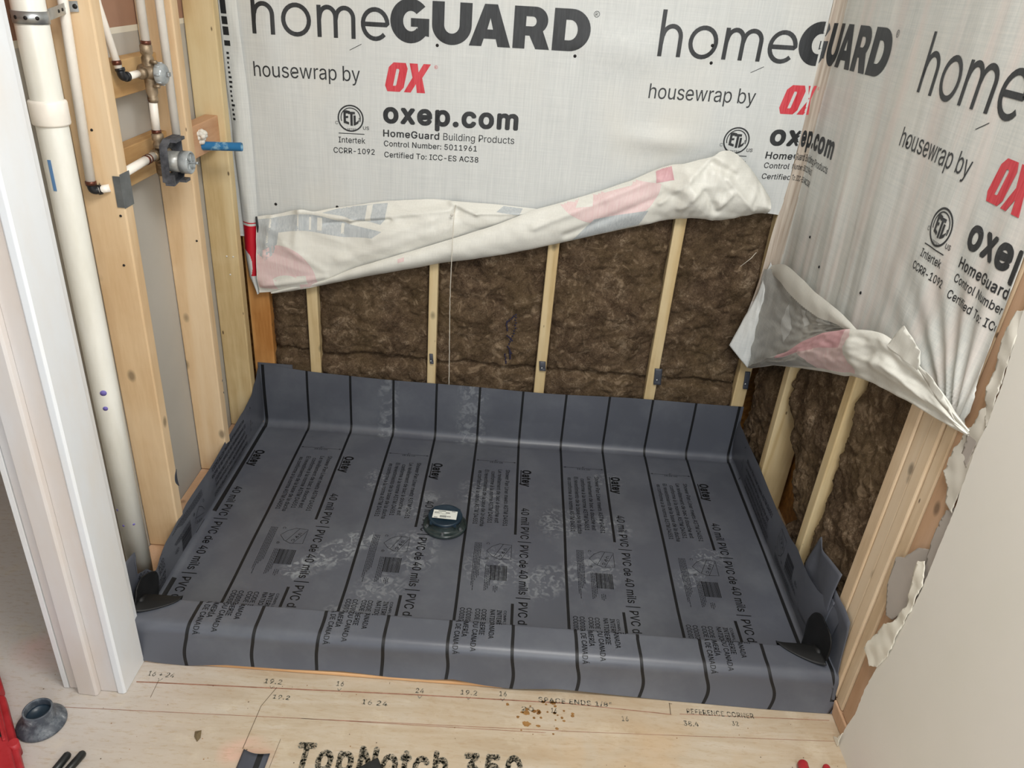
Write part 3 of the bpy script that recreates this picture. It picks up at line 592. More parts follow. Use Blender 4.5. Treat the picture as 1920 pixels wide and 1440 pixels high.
# floor with its printed marks (prints lie on the board's surface)
fl = MB(); fl.box((-1.8, -4.6, -.02), (1.80, .16, 0))
def fdecal(geo, mi, z=.0004): fl.add([(x, y, z) for x, y in geo[0]], geo[1], mi)
INK, CHALK, OIL, CRACK = 1, 2, 3, 4
def ftext(s, x, y, cap, length=None, ang=0, off=.026): fdecal(place(text2d(s, cap*1.2, length, off), x, y, ang), INK)
ftext('16 + 24', .066, -1.131, .012, .062, -.02); ftext('19.2', .338, -1.128, .012, .042)
ftext('16', .506, -1.12, .012, .018); ftext('24', .694, -1.123, .012, .02); ftext('19.2', .80, -1.118, .012, .04)
ftext('16', .892, -1.114, .012, .018); ftext('SPACE ENDS 1/8"', .985, -1.122, .012, .175); ftext('REFERENCE CORNER', 1.338, -1.124, .0125, .16)
for x, y in ((.10, -1.14), (.36, -1.138), (.516, -1.13), (.706, -1.134), (.82, -1.127), (.90, -1.124)):
    fdecal(line2((x-.005, y+.004), (x, y-.004), .002), INK); fdecal(line2((x+.005, y+.004), (x, y-.004), .002), INK)
ftext('19.2', .37, -1.168, .010, .04, -.02); ftext('16 24', .575, -1.165, .012, .06, -.02); ftext('16', 1.18, -1.158, .012, .016)
ftext('38.4', 1.325, -1.158, .012, .035); ftext('32', 1.44, -1.148, .011, .016); ftext('20', .945, -1.15, .010, .03); ftext('16', 1.015, -1.15, .012, .014)
ftext('TopNotch 350', .462, -1.338, .058, .490, .012, .040)
for a, b, w in (((.05, -1.1505), (.70, -1.1285), .0030), ((.70, -1.1285), (1.05, -1.121), .0030), ((1.05, -1.121), (1.30, -1.130), .002), ((1.32, -1.127), (1.68, -1.1135), .0016),
                ((-.1, -1.232), (1.1, -1.195), .0012), ((1.1, -1.195), (1.68, -1.17), .001), ((.45, -1.215), (1.0, -1.205), .0012)):
    fdecal(line2(a, b, w), CHALK)
for a, b, w in (((.372, -1.137), (.352, -1.19), .0014), ((.352, -1.19), (.347, -1.30), .0014), ((.098, -1.142), (.10, -1.19), .001), ((.42, -1.27), (.415, -1.36), .001), ((1.30, -1.098), (1.298, -1.13), .0018), ((.63, -1.098), (.63, -1.104), .001),
                ((1.298, -1.1), (1.306, -1.1), .0014)):
    fdecal(line2(a, b, w), CRACK)
for i in range(26):
    x = random.gauss(1.0, .045); y = random.gauss(-1.165, .028); r = random.uniform(.0018, .0042)
    if x < .9 or x > 1.1: continue
    fdecal(([(x+r*cos(a)*random.uniform(.8, 1.5), y+r*sin(a)) for a in frange(0, 2*pi*.92, 10)], [tuple(range(11))]), OIL)
for (x, y, r) in ((.957, -1.155, .009), (.958, -1.185, .010), (.985, -1.188, .005), (.975, -1.15, .006), (1.02, -1.123, .007)):
    fdecal(([(x+r*cos(a)*random.uniform(.8, 1.3), y+.7*r*sin(a)*random.uniform(.7, 1.2)) for a in frange(0, 2*pi*.94, 14)], [tuple(range(15))]), OIL)
for i in range(110):
    x = random.uniform(-.15, 1.66); y = random.uniform(-1.40, -1.12); r = random.uniform(.0006, .0016)
    fdecal(([(x+r*cos(a), y+r*sin(a)) for a in frange(0, 2*pi*.84, 5)], [tuple(range(6))]), CRACK if random.random() < .7 else OIL)
tag(fl.build('floor', ['subfloor', 'floor_ink', 'chalk_line', 'oil_spot', 'crack'], recalc=False), kind='structure')

struct('ceiling', MB().box((-1.8, -4.6, H), (1.80, .16, H+.02)), 'room_paint')
struct('wall_back', MB().box((-1.8, .105, 0), (1.80, .125, H)), 'osb')
struct('wall_right_sheathing', MB().box((1.79, -1.25, 0), (1.80, .105, H)), 'osb')
struct('wall_far_left', MB().box((-1.82, -4.6, 0), (-1.8, .125, H)), 'room_paint')
# far side drywall of the left partition
lw = MB(); lw.box((-.112, -1.05, 0), (-.1005, .1, 1.322)); lw.box((-.112, -1.05, 1.3265), (-.1005, .1, H), 1)
lw.box((-.1015, -1.05, 1.318), (-.1002, .1, 1.331), 2)
struct('wall_left', lw, ['gypsum_grey', 'kraft', 'gypsum_paper'])
# bottom plates
struct('trim_7', MB().box((-.099, -1.05, 0), (-.0125, 0.0, .038)), 'stud_wood_tan', bevel=.002)

# right drywall: a 12 mm board with a torn front edge
edge = [(-1.172, 0), (-1.176, .025), (-1.178, .06), (-1.190, .12), (-1.187, .2), (-1.196, .28), (-1.206, .318), (-1.214, .40), (-1.224, .48), (-1.226, .534), (-1.223, .62),
        (-1.222, .71), (-1.214, .78), (-1.208, .84), (-1.212, .883), (-1.2066, .964), (-1.196, 1.02), (-1.185, 1.07), (-1.178, 1.12), (-1.172, 1.3), (-1.17, H)]
def jag(pts, amp, step=.006, seed=0):
    out = []
    for (a, b) in zip(pts, pts[1:]):
        n = max(1, int(sqrt((a[0]-b[0])**2+(a[1]-b[1])**2)/step))
        for i in range(n):
            t = i/n; y = a[0]+(b[0]-a[0])*t; z = a[1]+(b[1]-a[1])*t
            out.append((y+N(z*90, y*90, seed)*amp+N(z*300, y*300, seed+4)*amp*.5, z))
    out.append(pts[-1]); return out
ej = jag(edge, .0022)
poly = ej+[(-4.6, H), (-4.6, 0)]
wr = MB()
# front skin and core
wr.prism(poly, 1.6795, 1.6885, 0, axis='x')
o = wr.build('wall_right', ['gypsum_white'], recalc=True); tag(o, kind='structure')
def skin(name, pts, x, mats, curl=0.0, label=None, amp=.003, closed_j=True, th=.0012, seed=0, bulge=None):
    """a torn scrap of paper or gypsum against the right wall, outline (y,z)"""
    pj = jag(pts+[pts[0]], amp, .004, seed)[:-1] if closed_j else pts
    g = curve2d([pj]); g = cut(g, frange(-1.3, -.9, 66), frange(0, 1.3, 200))
    mbx = MB(); mbx.add([((bulge(y, z) if bulge else x+N(y*25, z*25, seed)*curl), y, z) for y, z in g[0]], g[1], 0, True)
    o = mbx.build(name, mats, o_wall, solid=th)
    if label: o['label'] = label
    return o
o_wall = o
skin('torn_paper', [(-1.226, .50), (-1.222, .72), (-1.196, .69), (-1.189, .66), (-1.19, .61), (-1.197, .575), (-1.203, .55)], 1.6855, 'gypsum_torn', seed=1, label='grey torn gypsum patch')
skin('torn_paper', [(-1.228, .535), (-1.206, .575), (-1.190, .562), (-1.196, .52), (-1.207, .46), (-1.196, .43), (-1.19, .40), (-1.166, .368), (-1.148, .315), (-1.138, .267), (-1.155, .262), (-1.176, .255), (-1.2, .28), (-1.216, .33), (-1.222, .44)],
     1.677, 'gypsum_paper', seed=2, curl=.006, label='curled white paper tongue')
skin('torn_paper', [(-1.222, .455), (-1.212, .49), (-1.197, .46), (-1.188, .42), (-1.168, .385), (-1.146, .375), (-1.112, .43), (-1.105, .50), (-1.13, .52), (-1.16, .57), (-1.2, .60), (-1.23, .58)], 1.6878, 'gypsum_torn', seed=3, label='grey paper residue on the tan board', amp=.002)
skin('torn_paper', [(-1.215, .70), (-1.186, .70), (-1.168, .73), (-1.15, .745), (-1.15, .79), (-1.157, .84), (-1.172, .86), (-1.178, .90), (-1.19, .91), (-1.205, .88), (-1.214, .84)], 1.684, 'gypsum_core', seed=5, curl=.004, amp=.006, label='crumbled white gypsum edge')
skin('torn_paper', [(-1.21, .88), (-1.19, .895), (-1.172, .93), (-1.168, .985), (-1.16, 1.03), (-1.166, 1.08), (-1.19, 1.09), (-1.196, 1.0), (-1.205, .95)], 1.681, 'gypsum_core', seed=6, curl=.006, amp=.004, label='crumbled white gypsum edge')
skin('torn_paper', [(-1.20, .79), (-1.175, .80), (-1.168, .845), (-1.18, .88), (-1.2, .85)], 1.6835, 'gypsum_torn', seed=8, amp=.004, label='grey torn gypsum patch')
skin('torn_paper', [(-1.176, .02), (-1.163, .008), (-1.158, .002), (-1.17, .0015), (-1.185, .003), (-1.185, .05)], 1.674, 'gypsum_paper', seed=7, curl=.003, amp=.001, label='small white paper curl at the floor')

# white casing at the left end, as stepped boards (plan x,y)
def plank(name, poly, mats, **k): return struct(name, MB().prism(poly, 0.001, H-.002), mats, bevel=.0012, **k)
plank('trim_1', [(.042, -1.092), (.042, -1.182), (.0385, -1.1862), (.026, -1.1862), (.0225, -1.183), (.0225, -1.092)], 'trim_paint')
plank('trim_2', [(.0223, -1.10), (.0223, -1.1805), (.0195, -1.182), (-.0155, -1.182), (-.0155, -1.10)], 'trim_dusty')
plank('trim_3', [(-.0157, -1.10), (-.0157, -1.1935), (-.0205, -1.197), (-.0595, -1.195), (-.0615, -1.193), (-.0615, -1.10)], 'trim_dusty')
plank('trim_4', [(-.0635, -1.10), (-.0635, -1.180), (-.0875, -1.180), (-.0875, -1.10)], 'trim_dusty')
plank('trim_5', [(-.0890, -1.10), (-.0890, -1.1815), (-.1005, -1.1815), (-.1005, -1.10)], 'trim_paint')
struct('trim_6', MB().box((-.112, -1.10, 0), (.0222, -1.0505, H-.002)), 'trim_paint')

# ============================================================ STUDS
def stud(name, x0, x1, y0, y1, z0, z1, mat, label, group=None, bevel=.0035, cat='stud'):
    cx, cy = (x0+x1)/2, (y0+y1)/2
    mb = MB()
    # a slightly wavy milled edge: stack of box slices
    zs = frange(z0, z1, 24); vs = []; fs = []
    for z in zs:
        dx = N(z*2.1, x0*9, y0*5)*.0010; dy = N(z*1.7, y0*9, x0*3)*.0010
        vs += [(x0+dx, y0+dy, z), (x1+dx, y0+dy, z), (x1+dx, y1+dy, z), (x0+dx, y1+dy, z)]
    for i in range(len(zs)-1):
        for k in range(4): fs.append((i*4+k, i*4+(k+1) % 4, (i+1)*4+(k+1) % 4, (i+1)*4+k))
    fs.append((3, 2, 1, 0)); b = (len(zs)-1)*4; fs.append((b, b+1, b+2, b+3))
    mb.add(vs, fs)
    return tag(mb.build(name, mat, bevel=bevel, loc=(cx, cy, z0)), label, cat, group)
ZT = H-.004
A = stud('wall_stud', -.099, -.010, -.731, -.693, .040, ZT, 'stud_wood', 'wide light stud in left wall just behind the thick white drain pipe')
B = stud('wall_stud', -.099, -.010, -.363, -.325, .040, ZT, 'stud_wood', 'second left wall stud, directly right of the brass shower valves')
Cc = stud('wall_stud', -.099, -.0135, -.090, -.052, .040, ZT, 'stud_wood_yellow', 'knotty left wall stud beside the back corner, with blue pipe stub in front')
D = stud('wall_stud', -.099, -.010, -1.048, -1.006, .040, ZT, 'stud_wood_pale', 'pale left wall stud half hidden between white casing and thick drain pipe', bevel=.002)
S0 = stud('wall_stud', -.030, .040, .006, .044, .001, ZT, 'stud_wood_orange', 'orange-toned stud in back left corner under the red wrap print')
xs = [(.165, .2015), (.5725, .602), (.9505, .9865), (1.3385, 1.375), (1.648, 1.692)]
labs = ['back wall stud farthest left between insulation batts', 'back wall stud left of the hanging white string', 'back wall stud above the middle of the pan liner, right of the string',
        'back wall stud right of centre with a dark liner tab at its foot', 'back wall stud in the right corner beside the side wrap']
for (a, b), l_ in zip(xs, labs): stud('wall_stud', a, b, .006, .044 if b < 1.6 else .044, .001, ZT, 'stud_wood_yellow', l_)
stud('wall_stud', 1.692, 1.780, -.302, -.264, .001, ZT, 'stud_wood_yellow', 'first right wall stud from the back corner, insulation on both sides')
stud('wall_stud', 1.692, 1.780, -.700, -.662, .001, ZT, 'stud_wood_yellow', 'second right wall stud from the back corner, narrow lit edge')
cl = [(-.998, -.955, 'stud_wood_pale', 0, 'leftmost board of the pale stud cluster at right wall end'), (-1.040, -1.000, 'stud_wood_pale', .003, 'second board of the pale stud cluster at right wall end'),
      (-1.080, -1.0425, 'stud_wood_pale', .0, 'third board of the pale stud cluster, split grain along its edge'), (-1.118, -1.083, 'stud_wood_pale', .004, 'fourth board of the pale stud cluster beside the tan board'),
      (-1.245, -1.1205, 'stud_wood_tan', .0045, 'wide tan board behind the torn drywall edge')]
for y0, y1, mt, dx, l_ in cl: stud('wall_stud', 1.692+dx, 1.780, y0, y1, .039, ZT, mt, l_, cat='stud' if 'tan' not in l_ else 'board', bevel=.004)
tag(MB().box((1.692, -1.25, 0), (1.780, -.703, .038)).build('bottom_plate', 'stud_wood_tan', bevel=.003), 'flat wooden bottom plate under the stud cluster at right', 'board')

# horizontal blocking in the left wall
def block(y0, y1, x0, x1, z0, z1, mat, label):
    return tag(MB().box((x0, y0, z0), (x1, y1, z1)).build('blocking_board', mat, bevel=.002, loc=((x0+x1)/2, (y0+y1)/2, z0)), label, 'board')
block(-.692, -.364, -.099, -.062, 1.196, 1.272, 'block_wood', 'horizontal blocking board behind the upper brass valve')
block(-.692, -.364, -.099, -.062, 1.000, 1.088, 'block_wood', 'horizontal blocking board behind the lower valve')
block(-.324, -.091, -.070, -.032, 1.000, 1.084, 'block_wood_red', 'reddish blocking board behind the blue pipe stub')

# nail plate, screws
np_ = MB(); np_.box((-.0098, -.732, .992), (-.0082, -.690, 1.066)); np_.box((-.025, -.7335, .994), (-.0082, -.7318, 1.062))
tag(np_.build('nail_plate', 'steel_dark', bevel=.0006), 'grey steel nail plate wrapped on the stud edge left of the lower valve', 'plate')

# ============================================================ INSULATION
def batt(name, axis, a0, a1, z0, z1, face, label, seed, leftcut=None, mats='insulation', sign=1):
    """axis 'x': batt in the back wall between x a0..a1; axis 'y': right wall"""
    nu = int((a1-a0)/.0055); nv = int((z1-z0)/.0055); vs = []; fs = []
    for j in range(nv+1):
        z = z0+(z1-z0)*j/nv; l0 = a0; r0 = a1
        if leftcut: r0 = leftcut(z)
        for i in range(nu+1):
            t = i/nu; wob = (1-abs(2*t-1))
            a = l0+(r0-l0)*t
            d = .017*N(a*7, z*7, seed)+.011*N(a*18, z*18, seed+3)+.006*abs(N(a*40, z*40, seed+5))+.003*N(a*95, z*95, seed+7)+.010*(.4-noise.voronoi(Vector((a*15+.9*N(a*14, z*14, seed), z*15+.9*N(z*14, a*14, seed), seed)))[0][0])+.004*N(a*60+2*N(z*20, a*20, 5), z*60, seed+8)
            rid = 1-abs(N(a*10+.4*N(a*30, z*30, 2), z*13, seed+9))*2.6; d -= max(0, rid)**6*.006
            seam = z-(.285+.012*sin(a*9+seed)+.01*N(a*9, 0, seed)); d -= .024*exp(-(seam/.009)**2) if axis == 'x' else 0
            d += .012*exp(-((seam+.045)/.04)**2) if axis == 'x' else 0
            edge = min(t*(r0-l0), (1-t)*(r0-l0)); d -= .022*exp(-(edge/.010))
            d = min(d, .013); dd = face-d*1.0
            vs.append((a+.002*N(z*30, a*4, seed)*wob, dd, z) if axis == 'x' else (face-d, a, z))
    for j in range(nv):
        for i in range(nu):
            f = (j*(nu+1)+i, j*(nu+1)+i+1, (j+1)*(nu+1)+i+1, (j+1)*(nu+1)+i)
            fs.append(f if axis == 'x' else f[::-1])
    n0 = len(vs); k = nu+1
    # closed back
    bv = []
    for j in (0, nv):
        for i in (0, nu):
            p = vs[j*k+i]; bv.append((p[0], .10, p[2]) if axis == 'x' else (1.786, p[1], p[2]))
    vs2 = vs+bv; B0, B1, B2, B3 = n0, n0+1, n0+2, n0+3
    fs2 = [tuple(range(0, nu+1))+(B1, B0), tuple(range(nv*k, nv*k+nu+1))[::-1]+(B2, B3), tuple(j*k for j in range(nv, -1, -1))+(B0, B2), tuple(j*k+nu for j in range(nv+1))+(B3, B1), (B0, B1, B3, B2)]
    mb = MB(); mb.add(vs2, fs, 0, True); b = MB
    for f in fs2: mb.f.append(f if axis == 'x' else f[::-1]); mb.m.append(0); mb.sm.append(False)
    return tag(mb.build(name, mats, recalc=False), label, 'insulation', 'brown insulation batts between the studs')
bx = [(.0395, .166, 'narrow brown insulation batt in the back left corner bay'), (.2005, .5745, 'brown insulation batt in the second back bay, left of the string stud'),
      (.600, .952, 'brown insulation batt with blue pen scribble, behind the white string'), (.985, 1.340, 'brown insulation batt in the fourth back bay, right of centre'),
      (1.3735, 1.650, 'brown insulation batt in the rightmost back bay, fluffy bulge at its foot')]
for i, (a, b, l_) in enumerate(bx): batt('insulation_batt', 'x', a, b, .03, 1.12, .016, l_, i*3+1)
batt('insulation_batt', 'y', -.2655, -.006, .03, 1.0, 1.704, 'brown insulation batt in the right wall corner bay', 21)
batt('insulation_batt', 'y', -.663, -.3005, .03, 1.0, 1.706, 'brown insulation batt in the middle right bay, pulled off its stud at the bottom', 24,
     leftcut=lambda z: -.3005-.25*max(0, min(1, (.43-z)/.22))**.85+.012*sin(z*60)*(z < .4))
batt('insulation_batt', 'y', -.956, -.7035, .0395, 1.0, 1.706, 'brown insulation batt beside the pale stud cluster', 27)
# pen scribble on the batt
sc = MB()
for a, b in (((.838, .47), (.866, .50)), ((.866, .50), (.868, .44)), ((.84, .44), (.838, .48)), ((.842, .42), (.866, .40)), ((.866, .44), (.848, .38)), ((.848, .38), (.862, .35)), ((.84, .35), (.846, .31)), ((.855, .36), (.86, .33))):
    n = 6
    for i in range(n):
        x = a[0]+(b[0]-a[0])*i/n; z = a[1]+(b[1]-a[1])*i/n
        sc.lathe([(0, -.003), (.0035, 0), (0, .002)], (x+N(x*90, z*90)*.004, .0045, z), (0, -1, 0), 6)
o = sc.build('pen_mark', 'blue_mark'); tag(o, 'blue pen scribble on the middle brown insulation', 'mark')

# ============================================================ PLUMBING (left wall)
dp = thing('drain_pipe', 'thick white plastic drain pipe standing in the left stud wall', 'pipe', (-.060, -.862, .0))
def pipe_local(mb, name, mats, parent, **k):
    o = mb.build(name, mats, None, **k); o.parent = parent; o.matrix_parent_inverse = Matrix.Translation(-parent.location); return o
b1, b2 = Vector((-.060, -.862, .002)), Vector((-.050, -.862, 2.42))
def dpx(z): t = z/2.42; return b1.lerp(b2, t)
m1 = MB(); m1.tube([dpx(z) for z in (0.002, .6, 1.19, 2.42)], .0285, 32); pipe_local(m1, 'pipe', 'pipe_white', dp)
m2 = MB(); m2.lathe([(.0288, -.002), (.0325, 0), (.0335, .003), (.0335, .040), (.0325, .043), (.0288, .045)], dpx(1.188), n=36); cp = pipe_local(m2, 'coupling', 'cpvc', dp)
m3 = MB(); T_ = place(text2d('ABS-DWV', .006, .03), 0, 0)
for (z, s, rr, mt) in ((1.10, 'blue_tape', .0, 0),):
    g = cut(rect(-.0035, -.03, .0035, .03), frange(-.004, .004, 2), frange(-.03, .03, 2)); c0 = dpx(1.096)
    vs = []
    for u, v in g[0]:
        a = radians(-95)+u/.029; vs.append((c0.x+.0292*cos(a), c0.y+.0292*sin(a), c0.z+v))
    m3.add(vs, g[1])
pipe_local(m3, 'tape', 'blue_tape', dp)['label'] = 'strip of blue tape'
m4 = MB()
for z, a, r in ((.612, -68, .007), (.572, -72, .0055), (.235, -100, .003), (.237, -50, .003), (.28, -120, .003)):
    c0 = dpx(z); aa = radians(a); p = c0+Vector((cos(aa), sin(aa), 0))*.0284
    m4 = MB(); m4.lathe([(0, .0006), (r, .0004), (r, 0)], p, (cos(aa), sin(aa), 0), 14)
    pipe_local(m4, 'primer_spot', 'purple_mark', dp)['label'] = 'purple primer spot'
# perforated steel strap: ring and tail nailed to the stud
st = MB(); c0 = dpx(1.374); n = 28
ring = [Vector((c0.x+.0300*cos(a), c0.y+.0300*sin(a), 0)) for a in frange(0, 2*pi*(n-1)/n, n-1)]
vs = [(p.x, p.y, c0.z+dz) for dz in (-.0105, .0105) for p in ring]; st.add(vs, [(i, (i+1) % n, n+(i+1) % n, n+i) for i in range(n)], 0, True)
t0 = Vector((c0.x+.022, c0.y+.021, c0.z+.004)); t1 = Vector((.0, -.7335, c0.z+.035))
tail = [t0, Vector((-.036, -.815, c0.z+.006)), Vector((-.050, -.7365, c0.z+.012)), Vector((-.034, -.7332, c0.z+.0135))]
vs = [tuple(p+Vector((0, 0, dz))) for dz in (-.0095, .0095) for p in tail]; k = len(tail); st.add(vs, [(i, i+1, k+i+1, k+i) for i in range(k-1)], 0)
sp_ = st.build('pipe_strap', 'steel', solid=.001); tag(sp_, 'perforated steel strap holding the thick drain pipe to the stud', 'strap')
for a in (-150, -110, -75, -40):
    hb = MB(); hb.lathe([(0, .0011), (.0034, .0009), (.0034, 0)], (c0.x+.0300*cos(radians(a)), c0.y+.0300*sin(radians(a)), c0.z), (cos(radians(a)), sin(radians(a)), 0), 12); hb.build('strap_hole', 'nail_dark', sp_)
for t in (.25, .5, .75):
    p = tail[1].lerp(tail[2], t); hb = MB(); hb.lathe([(0, .0012), (.003, .001), (.003, 0)], (p.x+.0006, p.y, p.z), (1, -.1, 0), 12); hb.build('strap_hole', 'nail_dark', sp_)
hb = MB(); hb.lathe([(0, .003), (.004, .002), (.005, 0)], (-.040, -.7340, c0.z+.013), (0, -1, 0), 14); hb.build('nail', 'nail_dark', sp_)

def pipe_thing(name, pts, r, label, extra=(), mat='cpvc', group=None):
    t = thing(name, label, 'pipe', pts[0], group)
    mb = MB(); mb.tube(pts, r, 20); pipe_local(mb, 'pipe', mat, t)
    for nm, mb2, mt in extra: pipe_local(mb2, nm, mt, t)
    return t
def ringmb(p, d, r, w): mb = MB(); mb.lathe([(r*.8, 0), (r*1.12, .0006), (r*1.16, w*.5), (r*1.12, w-.0006), (r*.8, w)], p, d, 24); return mb
def elbow(p, d1, d2, r, L=.02):
    p = Vector(p); d1 = Vector(d1).normalized(); d2 = Vector(d2).normalized(); pts = [p+d1*L]
    for i in range(7):
        t = i/6; pts.append(p+d1*L*.55*(1-t)**2+d2*L*.55*t**2)
    pts.append(p+d2*L)
    mb = MB(); mb.tube(pts, r, 20); mb.lathe([(r, -.003), (r*1.2, -.003), (r*1.2, .004), (r, .004)], p+d1*L*.85, d1, 20); mb.lathe([(r, -.003), (r*1.2, -.003), (r*1.2, .004), (r, .004)], p+d2*L*.85, d2, 20); return mb
z_e = 1.032
pipe_thing('water_pipe', [(-.050, -.752, 2.42), (-.0500, -.752, 1.45), (-.063, -.752, z_e+.012)], .0098, 'long white water pipe clipped in front of the first wide left stud',
           [('elbow', elbow((-.063, -.752, z_e), (0, .0, 1), (.75, .75, .05), .0088, .017), 'black_fitting'),
            ('collar', ringmb((-.0631, -.752, z_e+.013), (0, 0, 1), .0098, .009), 'copper_ring'),
            ('stub', MB().tube([(-.053, -.744, z_e+.001), (-.034, -.7335, z_e+.004)], .0085, 18), 'cpvc')])
# diagonal hot feed into the upper valve
pipe_thing('water_pipe', [(-.078, -.60, 1.52), (-.064, -.60, 1.385), (-.041, -.60, 1.262)], .0082, 'thin diagonal white water pipe feeding the upper brass valve',
           [('collar', ringmb((-.0425, -.60, 1.268), (-.1, 0, .99), .0085, .010), 'copper_ring'),
            ('elbow', elbow((-.0385, -.596, 1.243), (-.12, 0, .99), (.12, .99, .0), .0088, .019), 'black_fitting'),
            ('stub', MB().tube([(-.036, -.578, 1.243), (-.030, -.53, 1.245)], .008, 18), 'cpvc')])
pipe_thing('water_pipe', [(-.020, -.500, 2.42), (-.020, -.500, 1.300)], .0098, 'white riser pipe coming down into the top of the upper valve',
           [('collar', ringmb((-.020, -.500, 1.303), (0, 0, 1), .0098, .009), 'copper_ring')])
pipe_thing('water_pipe', [(-.0225, -.500, 1.190), (-.0245, -.500, 1.112)], .0095, 'short white pipe joining the upper and lower valves',
           [('collar', ringmb((-.0225, -.500, 1.181), (0, 0, 1), .0096, .009), 'copper_ring'), ('collar', ringmb((-.0243, -.500, 1.108), (0, 0, 1), .0096, .009), 'copper_ring')])
pipe_thing('water_pipe', [(-.004, -.440, 2.42), (-.004, -.440, 1.085)], .0098, 'white water pipe running down behind the lower valve, beside the second stud')
pipe_thing('water_pipe', [(-.0225, -.6915, 1.058), (-.0225, -.535, 1.064)], .0098, 'short horizontal white pipe from the first stud into the lower valve',
           [('collar', ringmb((-.0225, -.580, 1.062), (0, 1, .03), .0098, .008), 'copper_ring'), ('collar', ringmb((-.0225, -.566, 1.0625), (0, 1, .03), .0098, .006), 'copper_ring')])
# upper valve
v1 = thing('shower_valve', 'upper brass shower valve with round clear cap between the studs', 'valve', (-.024, -.5, 1.245))
mb = MB(); mb.lathe([(0, -.022), (.014, -.022), (.018, -.012), (.019, .006), (.016, .014), (.013, .020), (0, .02)], (-.022, -.5, 1.245), (1, 0, 0), 24)
mb.lathe([(0, -.066), (.0105, -.066), (.012, -.058), (.010, -.054), (.013, -.044), (.0135, .030), (.0105, .036), (.0135, .040), (.0135, .056), (.010, .060), (0, .06)], (-.0215, -.5, 1.245), (0, 0, 1), 20)
mb.lathe([(0, -.038), (.0105, -.038), (.0125, -.034), (.0125, -.024), (.010, -.02), (.011, 0)], (-.025, -.5, 1.245), (0, 1, 0), 20)
mb.lathe([(0, .026), (.010, .026), (.0115, .022), (.009, .014), (.011, 0)], (-.025, -.5, 1.245), (0, 1, 0), 18)
for dz in (.024, -.028): mb.tube([(-.010, -.512, 1.245+dz), (.004, -.512, 1.245+dz)], .004, 8)
pipe_local(mb, 'valve_body', 'brass', v1)
mb = MB(); mb.lathe([(0, 0), (.021, 0), (.0235, .003), (.0235, .014), (.020, .020), (.018, .021), (.013, .023), (.006, .0235), (0, .023)], (-.004, -.5, 1.243), (1, 0, 0), 28)
for k in range(8):
    a = k*pi/4; mb.tube([(.0, -.5+.0235*cos(a), 1.243+.0235*sin(a)), (.011, -.5+.0235*cos(a), 1.243+.0235*sin(a))], .0022, 6)
cap = pipe_local(mb, 'cap', 'clear_cap', v1); cap['label'] = 'cloudy grey cap'
mb = MB(); mb.box((.018, -.507, 1.238), (.026, -.493, 1.248)); pipe_local(mb, 'stem', 'steel', v1, bevel=.002)
# lower valve with plaster guard
v2 = thing('shower_valve', 'lower shower valve with large round clear cover and dark plaster guard', 'valve', (-.020, -.5, 1.062))
mb = MB(); mb.lathe([(0, -.05), (.011, -.05), (.0135, -.044), (.0135, .022), (.010, .030), (.0135, .034), (.0135, .046), (.010, .05), (0, .05)], (-.0235, -.5, 1.060), (0, 0, 1), 20)
mb.lathe([(0, -.040), (.0105, -.040), (.0135, -.034), (.0135, -.024), (.010, -.020), (.012, -.006), (.012, .03), (0, .03)], (-.0225, -.5, 1.063), (0, 1, 0), 20)
mb.lathe([(0, -.02), (.017, -.02), (.0185, 0), (.0185, .018), (0, .018)], (-.02, -.488, 1.058), (1, 0, 0), 22)
for dz, dy in ((.02, -.022), (-.02, -.022), (.012, .02)): mb.tube([(-.022, -.5+dy, 1.06+dz), (-.006, -.5+dy, 1.06+dz)], .0045, 8)
pipe_local(mb, 'valve_body', 'brass', v2)
def sh(mb): mb.v = [(x-.002, y-.012, z-.008) for x, y, z in mb.v]
gd = MB()
outl = [(-.532, 1.012), (-.526, 1.096), (-.50, 1.108), (-.446, 1.108), (-.44, 1.098), (-.44, 1.020), (-.452, 1.006), (-.50, 1.000)]
inn = arc(-.487, 1.055, .026, .030, 360, 0, 20)[:-1]
g = curve2d([outl, inn]); gx0, gx1 = -.004, .001
gd.add([(gx0, y, z) for y, z in g[0]], [f[::-1] for f in g[1]]); gd.add([(gx1, y, z) for y, z in g[0]], g[1])
def wall_ring(mb, pts, xa, xb, closed=True):
    n = len(pts); mb.add([(xa, y, z) for y, z in pts]+[(xb, y, z) for y, z in pts], [(i, (i+1) % n, n+(i+1) % n, n+i) for i in range(n)])
wall_ring(gd, outl, gx0, .014); wall_ring(gd, inn, gx0, gx1)
og = [(-.487+(y+.487)*.93, 1.056+(z-1.056)*.93) for y, z in outl]; wall_ring(gd, og, gx1, .014)
gd.add([(.014, y, z) for y, z in outl]+[(.014, y, z) for y, z in og], [(i, (i+1) % 8, 8+(i+1) % 8, 8+i) for i in range(8)])
gd.box((.001, -.530, 1.004), (.022, -.520, 1.03)); gd.box((.001, -.47, .999), (.026, -.444, 1.006)); gd.box((.001, -.50, 1.10), (.026, -.448, 1.107))
sh(gd); pipe_local(gd, 'plaster_guard', 'plaster_dusty_black', v2, recalc=True)['label'] = 'black plaster guard smeared with white'
mb = MB(); mb.lathe([(0, 0), (.0235, 0), (.0245, .004), (.0245, .034), (0, .034)], (-.002, -.490, 1.054), (1, 0, 0), 30); sh(mb); pipe_local(mb, 'cover_body', 'cloudy_plastic', v2)
mb = MB(); mb.lathe([(.0245, 0), (.027, 0), (.027, .020), (.0255, .022), (.024, .022), (.0235, .017), (.010, .0165), (0, .0165)], (.031, -.490, 1.054), (1, 0, 0), 32)
for k in range(6):
    a = k*pi/3; mb.tube([(.049, -.490+.004*cos(a), 1.054+.004*sin(a)), (.049, -.490+.021*cos(a), 1.054+.021*sin(a))], .0012, 6)
sh(mb); pipe_local(mb, 'cap', 'clear_cap', v2)['label'] = 'clear round cap'
